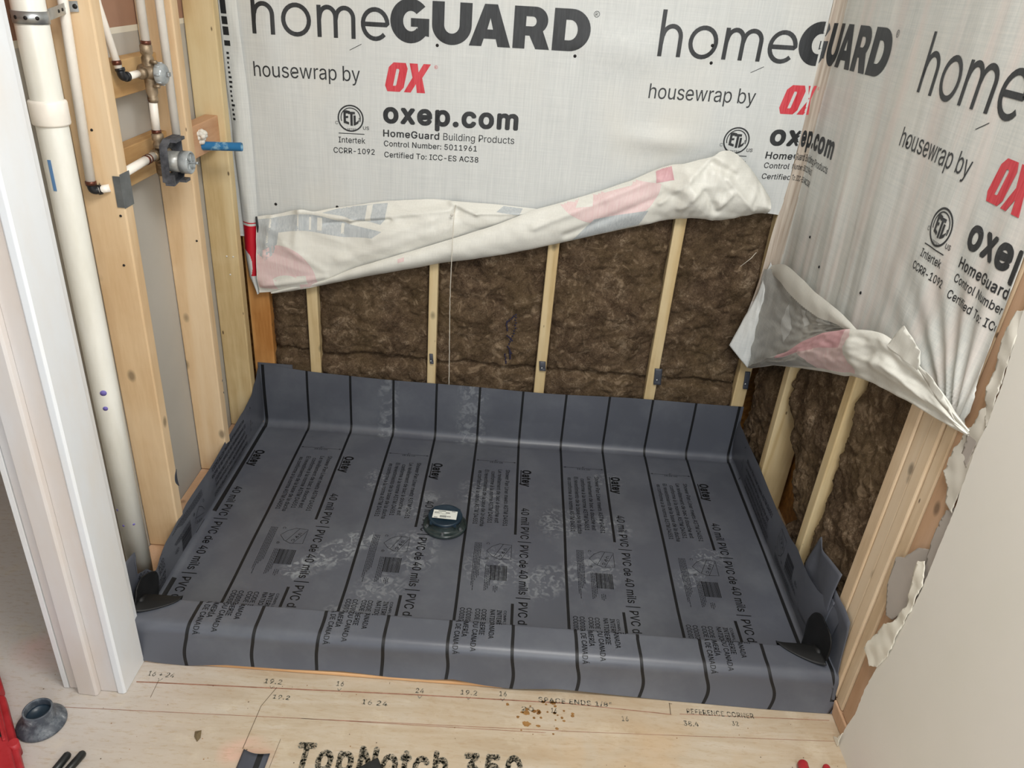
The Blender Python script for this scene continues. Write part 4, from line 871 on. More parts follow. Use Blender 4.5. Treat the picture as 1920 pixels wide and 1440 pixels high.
mb = MB(); mb.tube([(.046, -.490, 1.054), (.070, -.490, 1.054)], .0022, 8); mb.tube([(.063, -.490, 1.054), (.070, -.490, 1.054)], .0034, 8); sh(mb); pipe_local(mb, 'stem', 'clear_cap', v2)
# blue stub
bp_ = thing('pipe_stub', 'bright blue plastic pipe stub sticking out toward the shower', 'pipe', (-.055, -.22, 1.024))
mb = MB(); P0 = Vector((-.075, -.222, 1.022)); P1 = Vector((.075, -.218, 1.0290)); mb.tube([P0, P1], .0118, 24, caps=False); mb.tube([P1, P0.lerp(P1, .3)], .0098, 24, caps=False)
d = (P1-P0).normalized(); mb.lathe([(.0098, 0), (.0118, 0)], P1, d, 24); pipe_local(mb, 'pipe', 'blue_pipe', bp_, recalc=False)
mb = MB()
for k in range(26):
    a = random.uniform(0, 2*pi); rr = random.uniform(.004, .017)
    mb.lathe([(0, -.008), (.007, -.004), (.008, .001), (.004, .006), (0, .007)], (-.030+random.uniform(-.006, .012), -.232+rr*cos(a), 1.050+rr*sin(a)*.9), (random.uniform(-1, 1), random.uniform(-1, 1), 1), 8)
o = mb.build('foam_blob', 'foam'); tag(o, 'lumpy white foam where the blue pipe stub leaves the wall', 'foam')
# dark nail dots and screws on left studs
for (x, y, z, big, l_) in ((-.022, -.7325, .975, 0, 'dark nail head just below the steel plate on the first wide stud'), (-.052, -.7325, 1.155, 0, 'dark nail head beside the long white pipe, above its elbow'), (-.034, -.7325, .86, 0, 'lowest dark nail head on the first wide left stud'), (-.05, -.0915, .66, 1, 'left one of two pale screws level on the yellow corner stud'), (-.03, -.0915, .66, 1, 'right one of two pale screws level on the yellow corner stud'), (-.045, -.0915, .60, 1, 'single pale screw below the pair on the yellow corner stud'), (-.02, -.3645, .80, 0, 'dark nail head on the front face of the second left stud')):
    mb = MB(); mb.lathe([(0, .0022), (.0022, .0018), (.003, 0)], (x, y+.001, z), (0, -1, 0), 10)
    tag(mb.build('nail', 'nail_dark' if not big else 'screw_white'), l_, 'nail', 'nail heads on the left studs')
# ============================================================ CURB + PAN LINER
tag(MB().box((.0, -1.0705, .0005), (1.690, -.992, .098)).build('curb_board', 'curb_wood', bevel=.004), 'orange wooden curb board under the front edge of the pan liner', 'board')
tag(MB().box((.043, -1.0925, .0005), (.90, -1.0715, .0105)).build('curb_strip', 'curb_wood', bevel=.003), 'thin orange wooden strip peeking out below the liner hem', 'board')
LS = .1524
RC = .026                      # rear cove radius
YB, YC, YF = -.001, -.985, -1.078
ZC = .1045
def topz(x): return .2175+.017*exp(-((x+.01)/.12)**2)+.004*sin(x*4.2+1)+.002*sin(x*11)
def front_bot(x): return lin_tab([(0, .012), (.08, .003), (.15, .001), (.244, .013), (.384, .011), (.52, .017), (.63, .010), (.72, .013), (.78, .022), (.85, .010), (.92, .005), (1.02, .015), (1.17, .006), (1.30, .001), (1.7, .001)], x)
# profile along the depth; w = -y on the floor, arc length elsewhere (w<0 = back wall)
r1, r2, r3 = .009, .007, .027
w_c0 = -YC-r1                                   # cove to inner curb face
def prof(w, x):
    """returns (y, z)"""
    tz = topz(x)
    if w < RC:                                  # rear wall and cove
        a_len = RC*pi/2; s = RC-w               # distance back from floor tangent point
        if s < a_len:
            a = s/RC; return (YB-RC+RC*sin(a), RC-RC*cos(a))
        h = s-a_len; full = .260-.0
        z = RC+h*(tz-RC)/.215
        return (YB-.0035*sin(pi*min(1, h/.215))*(1+.6*N(x*3, z*4, 3)), z)
    if w < w_c0: return (-w, 0.0)
    s = w-w_c0; L1 = r1*pi/2
    if s < L1:
        a = s/r1; return (YC+r1-r1*sin(a), r1-r1*cos(a))
    s -= L1; h1 = ZC-r1-r2
    if s < h1: return (YC, r1+s)
    s -= h1; L2 = r2*pi/2
    if s < L2:
        a = s/r2; return (YC-r2+r2*cos(a), ZC-r2+r2*sin(a))
    s -= L2; t1 = (YC-r2)-(YF+r3)
    if s < t1:
        return (YC-r2-s, ZC+.0015*sin(pi*s/t1)*N(x*4, 0, 8))
    s -= t1; L3 = r3*pi/2
    if s < L3:
        a = s/r3; return (YF+r3-r3*sin(a), ZC-r3+r3*cos(a))
    s -= L3; zb = front_bot(x); full = ZC-r3
    q = min(1, s/(ZC-r3)); z = (ZC-r3)+(zb-(ZC-r3))*q
    y = YF-.006*q-.0035*sin(pi*q)*(N(x*3.5, 0, 5))-.010*q*q-.003*sin(2.4*q)*sin(x*9)
    return (y, z)
W_END = w_c0+r1*pi/2+(ZC-r1-r2)+r2*pi/2+((YC-r2)-(YF+r3))+r3*pi/2+(ZC-r3)+.003
W_TOPC = w_c0+r1*pi/2+(ZC-r1-r2)
W_BACK = RC-(RC*pi/2+.215)
def xwave(w, x):   # the vinyl creeps sideways a little along its length
    return .0035*N(w*3, x*1.3, 11)*min(1, max(0, (w-.1)/.4))*min(1, max(0, (1.0-w)/.2)) + ((.024*(x-.62)*exp(-((w-1.235)/.045)**2)+.004*N(x*5, w*9, 6)) if w > 1.10 else 0)
RX = .014
def linerP(u, w):
    y, z = prof(w, u); x = u+xwave(w, u)
    for side in (0, 1):
        d = (u-(XL)) if side == 0 else (XR-u)
        if d < RX:
            a = (RX-d)/RX; a = min(a, 1)*pi/2
            lift = RX-RX*cos(a); x = (XL+RX-RX*sin(a)*1.0) if side == 0 else (XR-RX+RX*sin(a))
            if w < w_c0 and w > RC*.4: z += lift
    if RC < w < w_c0: z += .0022+.0022*N(u*2.3, w*2.3, 2)
    z += .0006
    y += (-.004+.007*N(u*1.7, 0, 20)+.004*N(u*5, 0, 21))*max(0, 1-abs(w-.01)/.10) if w < .11 else 0
    return (x, y, z)
us = sorted(set([round(v, 5) for v in frange(XL, XL+RX, 4)+frange(XR-RX, XR, 4)+frange(XL+RX, XR-RX, 110)]))
HW = .0040
ks = [k*LS for k in range(12)]
us = [u for u in us if all(abs(u-k) > HW+.002 for k in ks)]
for k in ks: us += [k-HW, k+HW]
us = sorted(us)
ws = frange(W_BACK, RC-RC*pi/2, 26)+frange(RC-RC*pi/2, RC, 9)[1:]+frange(RC, w_c0, 96)[1:]
for a, b, n in ((w_c0, w_c0+r1*pi/2, 5), (w_c0+r1*pi/2, W_TOPC, 10), (W_TOPC, W_TOPC+r2*pi/2, 5), (W_TOPC+r2*pi/2, W_TOPC+r2*pi/2+((YC-r2)-(YF+r3)), 10)):
    ws += frange(a, b, n)[1:]
wq = ws[-1]; ws += frange(wq, wq+r3*pi/2, 7)[1:]; wq = ws[-1]; ws += frange(wq, W_END, 18)[1:]
Y1, Y2 = .5235, .8135
def lmat(u, w):
    for k in range(12):
        if abs(u-k*LS) < HW:
            if k % 2 == 0 and Y1 < w < Y2: return 0
            return 1
    return 0
ws = sorted(set([w for w in ws if abs(w-Y1) > .003 and abs(w-Y2) > .003]+[Y1, Y2]))
LR = thing('shower_pan_liner', 'grey vinyl shower pan liner with black lines and print, covering floor and curb', 'liner', (.84, -.5, 0))
S = Sheet(us, ws, linerP, sign=-1); S.grid(matf=lmat)
def onmain(u, w): return XL+.0005 <= u <= XR-.0005 and W_BACK < w < W_END
# flaps up the side walls: h = height above the cove
def lf_top(y): return lerp_tab([(-1.02, .150), (-.965, .150), (-.93, .135), (-.89, .098), (-.862, .112), (-.80, .124), (-.716, .131), (-.66, .140), (-.551, .140), (-.337, .150), (-.20, .160), (-.116, .172), (-.06, .200), (-.02, .232), (0, .236)], y)
def rf_top(y): return lerp_tab([(-1.0, .215), (-.95, .215), (-.87, .19), (-.82, .185), (-.73, .183), (-.62, .162), (-.51, .150), (-.31, .163), (-.12, .160), (-.03, .160), (0, .17)], y)
def flapP(side):
    tf = lf_top if side == 0 else rf_top
    def P(h, w):
        y = -w; t = tf(y); q = max(0, h)/t
        if side == 0:
            bx = .004*sin(pi*min(q, 1))*(1+N(w*5, h*6, 4))+.006*max(0, q-.2)*sin(w*9+1)*N(w*3, 0, 6)
            x = XL+bx+.006*exp(-((y+.88)/.03)**2)*q
        else:
            bx = .010*sin(pi*min(q, 1)*.9)*(1+1.2*N(w*5, h*6, 14))+.014*q*exp(-((y+.80)/.12)**2)
            x = XR-bx
        return (x, y-(.001 if w < .002 else 0), RX+.0006+h-.0)
    return P
wsf = frange(.001, 1.0, 100)
for side, nm in ((0, 'left'), (1, 'right')):
    tf = lf_top if side == 0 else rf_top; P = flapP(side)
    nq = 14; F = MB(); vs = []; fs = []
    for w in wsf:
        for j in range(nq+1): vs.append(P((tf(-w)-RX)*j/nq, w))
    for i in range(len(wsf)-1):
        for j in range(nq):
            f = (i*(nq+1)+j, i*(nq+1)+j+1, (i+1)*(nq+1)+j+1, (i+1)*(nq+1)+j); fs.append(f if side == 0 else f[::-1])
    SF = Sheet([0, 1], [0, 1], P, sign=1 if side == 0 else -1); SF.mb.add(vs, fs, 0, True)
    if side == 0: SL = SF
    else: SRt = SF
def rot_text(s, cap, x, w0, length=None, off=.0, soft=0, inkm=1):
    """text running toward the viewer: baseline at x, glyph tops toward +x"""
    g = text2d(s, cap, length, off); return [(x+b, w0+a) for a, b in g[0]], g[1]
def emit(geo, mi=1, docut=False, fine=False):
    pts = geo[0]
    lo = min(p[0] for p in pts); hi = max(p[0] for p in pts); wl = max(p[1] for p in pts); wmn = min(p[1] for p in pts)
    if hi > XL and lo < XR:
        if wl > w_c0: S.decal(geo, mi, .0008, True, onmain, cu=[], cv=[w for w in ws if w > w_c0-.01])
        else: S.decal(geo, mi, .0008, False, onmain)
    if lo < XL: SL.decal(([(XL-u, w) for u, w in pts], geo[1]), mi, .0012, False, lambda h, w: -.0 <= h < lf_top(-w)-RX-.001 and .01 < w < .99)
    if hi > XR: SRt.decal(([(u-XR, w) for u, w in pts], geo[1]), mi, .0012, False, lambda h, w: 0 <= h < rf_top(-w)-RX-.001 and .01 < w < .99)
def R_(x0, w0, x1, w1): return [(x0, w0), (x1, w0), (x1, w1), (x0, w1)], [(0, 1, 2, 3)]
CH = .0092
for k in range(0, 14, 2):
    X = k*LS
    if k <= 12 and True:
        if k <= 10:
            emit(R_(X+.0105, .182, X+.0135, .262)); emit(rot_text('Oatey', .032, X+.0175, .180, .094, .034))
            emit(rot_text('40 mil PVC | PVC de 40 mils | PVC de', .0255, X+.0165, .392, .512, .010))
        # dimension arrow
        emit(R_(X-.146, .1395, X-.006, .1407), 1)
        emit(([(X-.146, .140), (X-.138, .137), (X-.138, .143)], [(0, 1, 2)])); emit(([(X-.006, .140), (X-.014, .137), (X-.014, .143)], [(0, 1, 2)]))
        g = text2d('6"', .007, None, .01); emit(([(X-.080+a, .137-b) for a, b in g[0]], g[1])); g = text2d('15.24 cm', .007, .045, .01); emit(([(X-.098+a, .150-b) for a, b in g[0]], g[1]))
        for s, dx, w0, n in (('Shower Pan Liner meets ASTM D4551', -.040, .187, .300), ('Le revêtement de bac à douche est', -.066, .190, .285), ('conforme à la norme ASTM D4551', -.0885, .203, .275),
                             ('El revestimiento de la base de la ducha', -.111, .196, .300), ('es conforme a la norma ASTM D4551', -.133, .203, .285)):
            emit(rot_text(s, .0140, X+dx, w0, n, .007))
        # shield
        sh = [(-.009, .5745), (-.009, .638)]; cv = [(-.009, .638), (-.045, .640), (-.066, .628), (-.082, .6065), (-.066, .585), (-.045, .572), (-.009, .5745)]
        emit(stroke([(X+a, b) for a, b in cv], .0013, True), 1)
        emit(line2((X-.034, .573), (X-.060, .6325), .0012)); emit(line2((X-.011, .582), (X-.038, .640), .0012))
        for i, ch in enumerate('UPC'):
            g = text2d(ch, .0105, .009, .01); cx, cy = X-.027-.0065*i, .592+.0145*i; a = radians(66)
            emit(([(cx+a2*cos(a)*-.4+b2*.9-.004, cy+a2) for a2, b2 in g[0]], g[1]))
        emit(rot_text('C', .009, X-.084, .570, .008)); emit(stroke(arc(X-.079, .641, .0042, .0042, 0, 342, 14), .0009, True)); emit(rot_text('R', .0045, X-.0812, .639, .004))
        # fine print as hair lines, bar code
        rr = random.Random(3)
        for j, (dx, wa, wb) in enumerate(((-.100, .573, .715), (-.1045, .573, .725), (-.109, .573, .735), (-.1135, .573, .775), (-.118, .573, .755), (-.067, .667, .752), (-.0715, .667, .765), (-.076, .667, .770), (-.0805, .667, .772), (-.045, .752, .768), (-.050, .750, .776), (-.055, .752, .772))):
            w = wa
            while w < wb:
                L = rr.uniform(.004, .012); emit(R_(X+dx-.0010, w, X+dx+.0010, min(w+L, wb)), 2); w += L+.0018
        x = X-.066
        while x < X-.018:
            ww = rr.choice((.0007, .0007, .0014, .0021)); emit(R_(x, .667, x+ww, .7285 if rr.random() < .93 else .735), 1); x += ww+rr.choice((.0007, .001, .0014))
        if k >= 0:
            for s, dx in (('CÓDIGO NACIONAL DE PLOMERÍA DE CANADÁ', -.1400), ('CÓDIGO INTERNACIONAL DE PLOMERÍA', -.1220), ('CODE NATIONAL DE PLOMBERIE DU CANADA', -.0985), ('CODE INTERNATIONAL DE PLOMBERIE', -.0815), ('NATIONAL PLUMBING CODE OF CANADA', -.0585), ('INTERNATIONAL PLUMBING CODE', -.0405)):
                if k == 12: continue
                emit(rot_text(s, .0130, X+dx, .842, .0092*len(s), .008))
            if k < 12: emit(rot_text('COMPLIES WITH CODE A', .0075, X-.0225, .842, .155, .004))
main = S.build('liner_sheet', ['liner', 'liner_ink', 'liner_ink_soft']); main.parent = LR; main.matrix_parent_inverse = Matrix.Translation(-LR.location)
for sf, nm in ((SL, 'left'), (SRt, 'right')):
    o = sf.build('side_flap', ['liner', 'liner_ink', 'liner_ink_soft'], LR); o.matrix_parent_inverse = Matrix.Translation(-LR.location); o['label'] = 'liner edge turned up against the %s wall' % nm
def lp(mb, name, label, mats='liner', **k):
    o = mb.build(name, mats, LR, recalc=k.pop('recalc', True), **k); o.matrix_parent_inverse = Matrix.Translation(-LR.location); o['label'] = label; return o
def patch(P, nu, nv, mi=0, smooth=True):
    mb = MB(); vs = [P(i/nu, j/nv) for j in range(nv+1) for i in range(nu+1)]
    mb.add(vs, [(j*(nu+1)+i, j*(nu+1)+i+1, (j+1)*(nu+1)+i+1, (j+1)*(nu+1)+i) for j in range(nv) for i in range(nu)], mi, smooth); return mb
def ptab(tab, t):
    n = len(tab)-1; i = min(int(t*n), n-1); f = t*n-i; a, b = tab[i], tab[i+1]
    return tuple(p+(q-p)*f for p, q in zip(a, b))
def cr(tab, t):
    n = len(tab)-1; i = min(int(t*n), n-1); f = t*n-i
    p0, p1, p2, p3 = tab[max(i-1, 0)], tab[i], tab[i+1], tab[min(i+2, n)]
    return tuple(.5*((2*b)+(c-a)*f+(2*a-5*b+4*c-d)*f*f+(3*b-a-3*c+d)*f**3) for a, b, c, d in zip(p0, p1, p2, p3))
# left end: triangular ear behind the dam
ear = [(-.010, -1.015, .055), (-.004, -.99, .09), (-.006, -.955, .12), (-.005, -.935, .12)]
eart = [(-.004, -1.040, .172), (-.006, -1.018, .222), (-.008, -.983, .222), (-.009, -.9557, .214), (-.006, -.968, .190)]
eb = [(-.004, -1.06, .0), (-.006, -1.035, .0), (-.008, -1.01, .02), (-.008, -.985, .05), (-.006, -.972, .09)]
lp(patch(lambda u, v: tuple(a+(b-a)*v for a, b in zip(cr(eb, u), cr(eart, u))), 12, 12), 'corner_ear', 'upright triangular ear of liner by the drain pipe', solid=.0012)
# extra layer strip at back left
lp(MB().box((-.018, .0015, .18), (.103, .0035, .2445)), 'back_overlap', 'second layer of liner showing above the back left corner')
# right end: folded pleats and outer flap
ft = [(1.684, -.765, .185), (1.682, -.79, .262), (1.680, -.808, .306), (1.678, -.835, .288), (1.681, -.87, .292), (1.685, -.905, .296), (1.688, -.940, .300)]
fb = [(1.688, -.78, .06), (1.685, -.80, .06), (1.682, -.83, .08), (1.680, -.86, .10), (1.682, -.89, .12), (1.684, -.92, .12), (1.687, -.952, .12)]
lp(patch(lambda u, v: tuple(a+(b-a)*v-(.007*sin(pi*v)*sin(6*u+2) if i == 0 else 0) for i, (a, b) in enumerate(zip(cr(fb, u), cr(ft, u)))), 20, 14), 'pleat', 'bunched pleat of liner at the right front corner', solid=.0012)
ft2 = [(1.690, -.80, .165), (1.688, -.85, .20), (1.687, -.90, .218), (1.687, -.955, .226)]
fb2 = [(1.684, -.80, .05), (1.682, -.86, .06), (1.682, -.92, .08), (1.684, -.96, .10)]
lp(patch(lambda u, v: tuple(a+(b-a)*v-(.006*sin(pi*v) if i == 0 else 0) for i, (a, b) in enumerate(zip(cr(fb2, u), cr(ft2, u)))), 16, 10), 'pleat', 'inner fold of the liner pleat', solid=.0012)
of_t = [(1.687, -.935, .250), (1.6868, -.968, .249), (1.6865, -1.005, .252), (1.6862, -1.041, .246), (1.6864, -1.050, .215), (1.687, -1.058, .150), (1.688, -1.070, .090), (1.687, -1.084, .04)]
of_b = [(1.6845, -.94, .05), (1.6845, -.96, .02), (1.6845, -.99, .003), (1.6845, -1.02, .003), (1.6845, -1.03, .003), (1.6845, -1.045, .003), (1.6845, -1.065, .003), (1.685, -1.084, .003)]
lp(patch(lambda u, v: tuple(a+(b-a)*v for a, b in zip(cr(of_b, u), ptab(of_t, u))), 28, 10), 'outer_flap', 'flat flap of liner lapped over the stud cluster', solid=.0012)

# preformed rubber dam corners
def dam(side):
    t = thing('dam_corner', 'black rubber dam corner at the %s end of the curb' % ('left' if side == 0 else 'right'), 'dam corner', ((.0 if side == 0 else 1.68), -1.0, .10))
    sx = 1 if side == 0 else -1; X0 = XL+.018 if side == 0 else XR-.026
    if side == 0:
        wall = [(-.914, .060), (-.908, .092), (-.918, .122), (-.938, .138), (-.962, .150), (-.985, .158), (-1.008, .150), (-1.022, .130), (-1.030, .108), (-1.01, .03), (-.97, .012), (-.935, .03)]
        tipx, tip_y, fy = .092, -.990, -1.052
    else:
        wall = [(-.916, .045), (-.911, .10), (-.922, .152), (-.952, .182), (-.990, .187), (-1.020, .184), (-1.040, .168), (-1.045, .125), (-1.03, .103), (-1.0, .03), (-.95, .01)]
        tipx, tip_y, fy = .098, -.980, -1.056
    # wall lobe
    g = curve2d([[cr(wall+[wall[0]], i/60) for i in range(60)]]); g = cut(g, frange(-1.06, -.88, 18), frange(0, .2, 16))
    mb = MB(); mb.add([(X0+sx*(.003+.008*exp(-((y+.985)/.03)**2)*max(0, 1-z/.13)+.004*N(y*20, z*20)), y, z) for y, z in g[0]], g[1], 0, True)
    o = mb.build('wall_lobe', 'dam_rubber', t, solid=.003); o.matrix_parent_inverse = Matrix.Translation(-t.location)
    # curb lobe draped over the curb edge
    def P(u, v):
        x = X0+sx*(.004+u*tipx); half = (1-u)**.62
        yf = tip_y+(fy-tip_y)*half; yb = tip_y+(.0)*half
        if v < .5:                       # down the inner face
            q = v/.5; z = ZC+.003-(1-q)*.065*half; y = YC+.0035+.004*sin(pi*q)
        else:
            q = (v-.5)/.5; y = YC+.002+(yf-YC)*q; z = ZC+.0035+.004*sin(pi*q)*half+.010*half*q*(1-u)*exp(-u*6)
        return (x, y, z)
    mb = patch(P, 22, 20); o = mb.build('curb_lobe', 'dam_rubber', t, solid=.0025); o.matrix_parent_inverse = Matrix.Translation(-t.location)
    mb = MB(); pts = [(X0+sx*(.010), -.992, .108), (X0+sx*.008, -1.01, .112), (X0+sx*.004, -1.022, .104)]
    mb.tube(pts, [.007, .010, .005], 10); o = mb.build('knuckle', 'dam_rubber', t); o.matrix_parent_inverse = Matrix.Translation(-t.location)
dam(0); dam(1)

# liner scraps and nails used as clips on the studs
for x, z, w, h, l_ in ((.586, .312, .012, .036, 'small dark liner clip on the stud left of the string'), (.970, .318, .022, .034, 'dark liner clip with shiny nail on the middle back stud'),
                       (1.371, .312, .026, .060, 'large dark liner clip on the fourth back stud'), (1.677, .325, .018, .065, 'dark curled liner clip in the back right corner')):
    t = thing('liner_clip', l_, 'clip', (x, .004, z))
    mb = patch(lambda u, v: (x-w/2+w*u+.004*(1-v), .0035-.004*sin(pi*v)-.006*(v < .2)*(1-v*5), z-h/2+h*v), 4, 8); o = mb.build('tab', 'liner_scrap', t, solid=.0012); o.matrix_parent_inverse = Matrix.Translation(-t.location)
    mb = MB(); mb.lathe([(0, .003), (.003, .0024), (.004, 0)], (x, -.0025, z-h*.2), (0, -1, 0), 10); o = mb.build('nail', 'steel', t); o.matrix_parent_inverse = Matrix.Translation(-t.location)
mb = patch(lambda u, v: (-.0095-.002*sin(pi*v), -.331+.014*u*sin(pi*v)-.008*sin(pi*v), .305+.05*v), 4, 8); o = mb.build('liner_clip', 'liner_scrap', solid=.0012); tag(o, 'dark liner clip on the edge of the second left stud', 'clip')
mb = patch(lambda u, v: (-.0085-.002*sin(pi*v), -.695-.014*u*sin(pi*v), .222+.055*v), 4, 8); o = mb.build('liner_clip', 'liner_scrap', solid=.0012); tag(o, 'dark liner clip on the edge of the first wide left stud', 'clip')

# ============================================================ DRAIN
dx, dy = .6985, -.508
dr = thing('shower_drain', 'dark round floor drain with white label, standing in the middle of the liner', 'drain', (dx, dy, .003))
def dpart(mb, nm, mt, **k):
    o = mb.build(nm, mt, dr, **k); o.matrix_parent_inverse = Matrix.Translation(-dr.location); return o
mb = MB(); mb.lathe([(0, .004), (.0640, .004), (.0665, .006), (.0665, .011), (.064, .014), (.060, .0145), (.052, .0155), (.049, .019), (.047, .030), (.044, .036), (0, .036)], (dx, dy, 0), n=48)
dpart(mb, 'clamp_ring', 'drain_ring')
mb = MB(); mb.lathe([(0, .044), (.044, .0445), (.047, .046), (.0505, .0455), (.0520, .042), (.0515, .037), (.047, .034), (0, .034)], (dx, dy, 0), n=48)
for k in range(4):
    a = k*pi/2+.7; c_, s_ = cos(a), sin(a); mb.box((dx+.051*c_-.004, dy+.051*s_-.004, .034), (dx+.051*c_+.004, dy+.051*s_+.004, .042))
dpart(mb, 'cap', 'drain_cap')['label'] = 'dark blue cap'
for a in (205, 268, 330, 60, 120):
    mb = MB(); p = (dx+.0565*cos(radians(a)), dy+.0565*sin(radians(a)), .0145); mb.lathe([(0, .007), (.004, .007), (.005, .005), (.005, .0), (.008, 0)], p, n=6, smooth=False); dpart(mb, 'bolt', 'steel_dark')
mb = MB(); g = place(rect(-.0225, -.0105, .0225, .0115), 0, 0, radians(-2)); mb.add([(dx-.001+x*1.62, dy-.002+y*1.8, .0472) for x, y in g[0]], g[1])
gs = []
rr = random.Random(5)
for (x0, y0, x1, y1) in ((-.013, .008, .001, .0095), (.012, .0085, .019, .0095), (-.020, .0055, -.012, .0063), (-.020, .0040, -.006, .0047), (-.020, .0025, -.010, .0031), (.001, .004, .009, .006), (-.020, -.009, -.013, -.0075), (-.006, .0012, .003, .0018)): gs.append(rect(x0, y0, x1, y1))
x = -.009
while x < .002: ww = rr.choice((.0004, .0007, .001)); gs.append(rect(x, -.0075, x+ww, -.002)); x += ww+.0006
for i in range(5): gs.append(rect(.0035+i*.0016, -.006, .0045+i*.0016, -.0035))
g = merge(gs); mb.add([(dx-.001+x*1.62, dy-.002+y*1.8, .0475) for x, y in g[0]], g[1], 1)
dpart(mb, 'label', ['label_white', 'label_ink'], recalc=False)

# ============================================================ HOUSEWRAP
def mk_home():
    gs = []; w = .0118; X = .083
    gs.append(stroke([(.006, 0), (.006, .1186)], w)); gs.append(stroke([(.006, .030), (.008, .052)]+arc(.034, .050, .025, .028, 170, 0, 14)+[(.059, .0)], w))
    gs.append(stroke(arc(.124, .041, .0355, .0375, 0, 345, 24), w, True))
    gs.append(stroke([(.188, 0), (.188, .082)], w))
    gs.append(stroke([(.188, .045)]+arc(.212, .052, .022, .0255, 165, 0, 12)+[(.234, .0)], w)); gs.append(stroke([(.234, .045)]+arc(.260, .052, .024, .0255, 165, 0, 12)+[(.284, .0)], w))
    gs.append(stroke([(.313, .0405)]+[(.378, .0405)]+arc(.3455, .041, .0345, .0375, 2, 318, 22), w))
    return merge(gs)
def mk_guard():
    Hc = .108; out = []
    o_ = arc(.056, .054, .056, .057, 42, 330, 30); i_ = arc(.058, .054, .022, .026, 322, 45, 18)
    out.append(curve2d([o_[:-1]+[(.109, .016), (.109, .062), (.058, .062), (.058, .040), (.077, .040), (.077, .034)]+i_]))
    a1 = arc(.0555, .050, .0555, .0515, 180, 360, 20); a2 = arc(.0555, .050, .0215, .022, 360, 180, 14)
    out.append(place(curve2d([[(0, Hc)]+a1+[(.111, Hc), (.077, Hc)]+a2+[(.034, Hc)]]), .117, 0))
    out.append(place(curve2d([[(0, 0), (.040, Hc), (.076, Hc), (.117, 0), (.081, 0), (.075, .020), (.041, .020), (.035, 0)], [(.050, .044), (.0575, .073), (.066, .044)]]), .222, 0))
    out.append(place(curve2d([[(0, 0), (0, Hc), (.055, Hc)]+arc(.058, .073, .037, .035, 90, -48, 12)+[(.104, 0), (.065, 0), (.046, .034), (.034, .034), (.034, 0)], [(.034, .058), (.034, .083), (.050, .083)]+arc(.052, .0705, .011, .0125, 90, -90, 8)+[(.050, .058)]]), .345, 0))
    out.append(place(curve2d([[(0, 0), (0, Hc), (.046, Hc)]+arc(.048, .054, .056, .054, 90, -90, 18)+[(.046, 0)], [(.034, .028), (.034, .080), (.044, .080)]+arc(.046, .054, .022, .026, 90, -90, 12)+[(.044, .028)]]), .456, 0))
    return merge(out)
HOME, GUARD = mk_home(), mk_guard()
def mk_ox():
    def sk(pts): return [(x+y*.22, y) for x, y in pts]
    Ho = .079; O = [(.0, .016), (.010, 0), (.046, 0), (.055, .012), (.055, .064), (.046, Ho), (.011, Ho), (.0, .066)]; Oi = [(.023, .016), (.023, .062), (.030, .062), (.032, .058), (.032, .018), (.030, .016)]
    X_ = [(.058, 0), (.078, 0), (.088, .024), (.096, 0), (.120, 0), (.102, .041), (.118, Ho), (.097, Ho), (.088, .056), (.080, Ho), (.057, Ho), (.074, .041)]
    return merge([curve2d([sk(O), sk(Oi)]), curve2d([sk(X_)])])
OX = mk_ox()
def mk_reg(r): return merge([stroke(arc(0, 0, r, r, 0, 344, 16), r*.18, True), place(text2d('R', r*1.1), -r*.45, -r*.55)])
def mk_etl():
    g = [stroke(arc(0, 0, .0365, .0365, 0, 350, 36), .0042, True), stroke(arc(0, .001, .0285, .0285, 200, -20, 30), .0028)]
    g.append(place(curve2d([[(-.021, .020), (-.021, -.014), (-.005, -.018), (-.005, -.011), (-.014, -.008), (-.014, .0), (-.007, .001), (-.007, .007), (-.014, .006), (-.014, .013), (-.002, .015), (-.002, .021), (-.014, .023)]]), 0, 0))
    g.append(place(curve2d([[(-.008, .019), (.013, .019), (.013, .012), (.006, .012), (.006, -.021), (-.001, -.021), (-.001, .012), (-.008, .012)]]), 0, 0))
    g.append(place(curve2d([[(.0085, .009), (.015, .009), (.015, -.011), (.024, -.004), (.024, .003), (.027, .002), (.022, -.014), (.012, -.020), (.0085, -.020)]]), 0, 0))
    g.append(place(text2d('LISTED', .0050, .034, .01), -.017, -.0335))
    return merge(g)
ETL = mk_etl()
def prints(sheet, u0, z0, inside=None, k=1, parts='all', slope=.0236):
    def d(geo, ox, oz, mi):
        u = u0+ox; z = z0+oz
        pts = [(u+a, z+b+(ox+a)*slope) for a, b in geo[0]]
        sheet.decal((pts, geo[1]), mi, .0009, True, inside)
    d(HOME, 0, 0, k); d(GUARD, .388, 0, k); d(mk_reg(.0075), .960, .098, k)
    d(text2d('housewrap by', .040, .306, -.004), -.006, -.113, k)
    d(OX, .369, -.1345, 2); d(mk_reg(.0045), .519, -.062, 2)
    d(ETL, .270, -.2165, k); d(text2d('C', .009, .008), .224, -.235, k); d(text2d('US', .010, .018, .01), .306, -.247, k)
    d(rect(.233, -.2615, .310, -.2592), 0, 0, k); d(text2d('Intertek', .017, .080, .006), .232, -.2875, k); d(text2d('CCRR-1092', .0165, .124, .010), .216, -.3185, k)
    d(text2d('oxep.com', .060, .400, .036), .366, -.221, k)
    d(text2d('HomeGuard', .021, .168, .020), .366, -.263, k); d(text2d('Building Products', .020, .212, .0), .546, -.263, k)
    d(text2d('Control Number: 5011961', .0165, .280, .010), .368, -.291, k); d(text2d('Certified To: ICC-ES AC38', .0165, .285, .010), .369, -.3235, k)
    d(line2((.272, -.030), (.306, -.0125), .0016), 0, 0, 3)
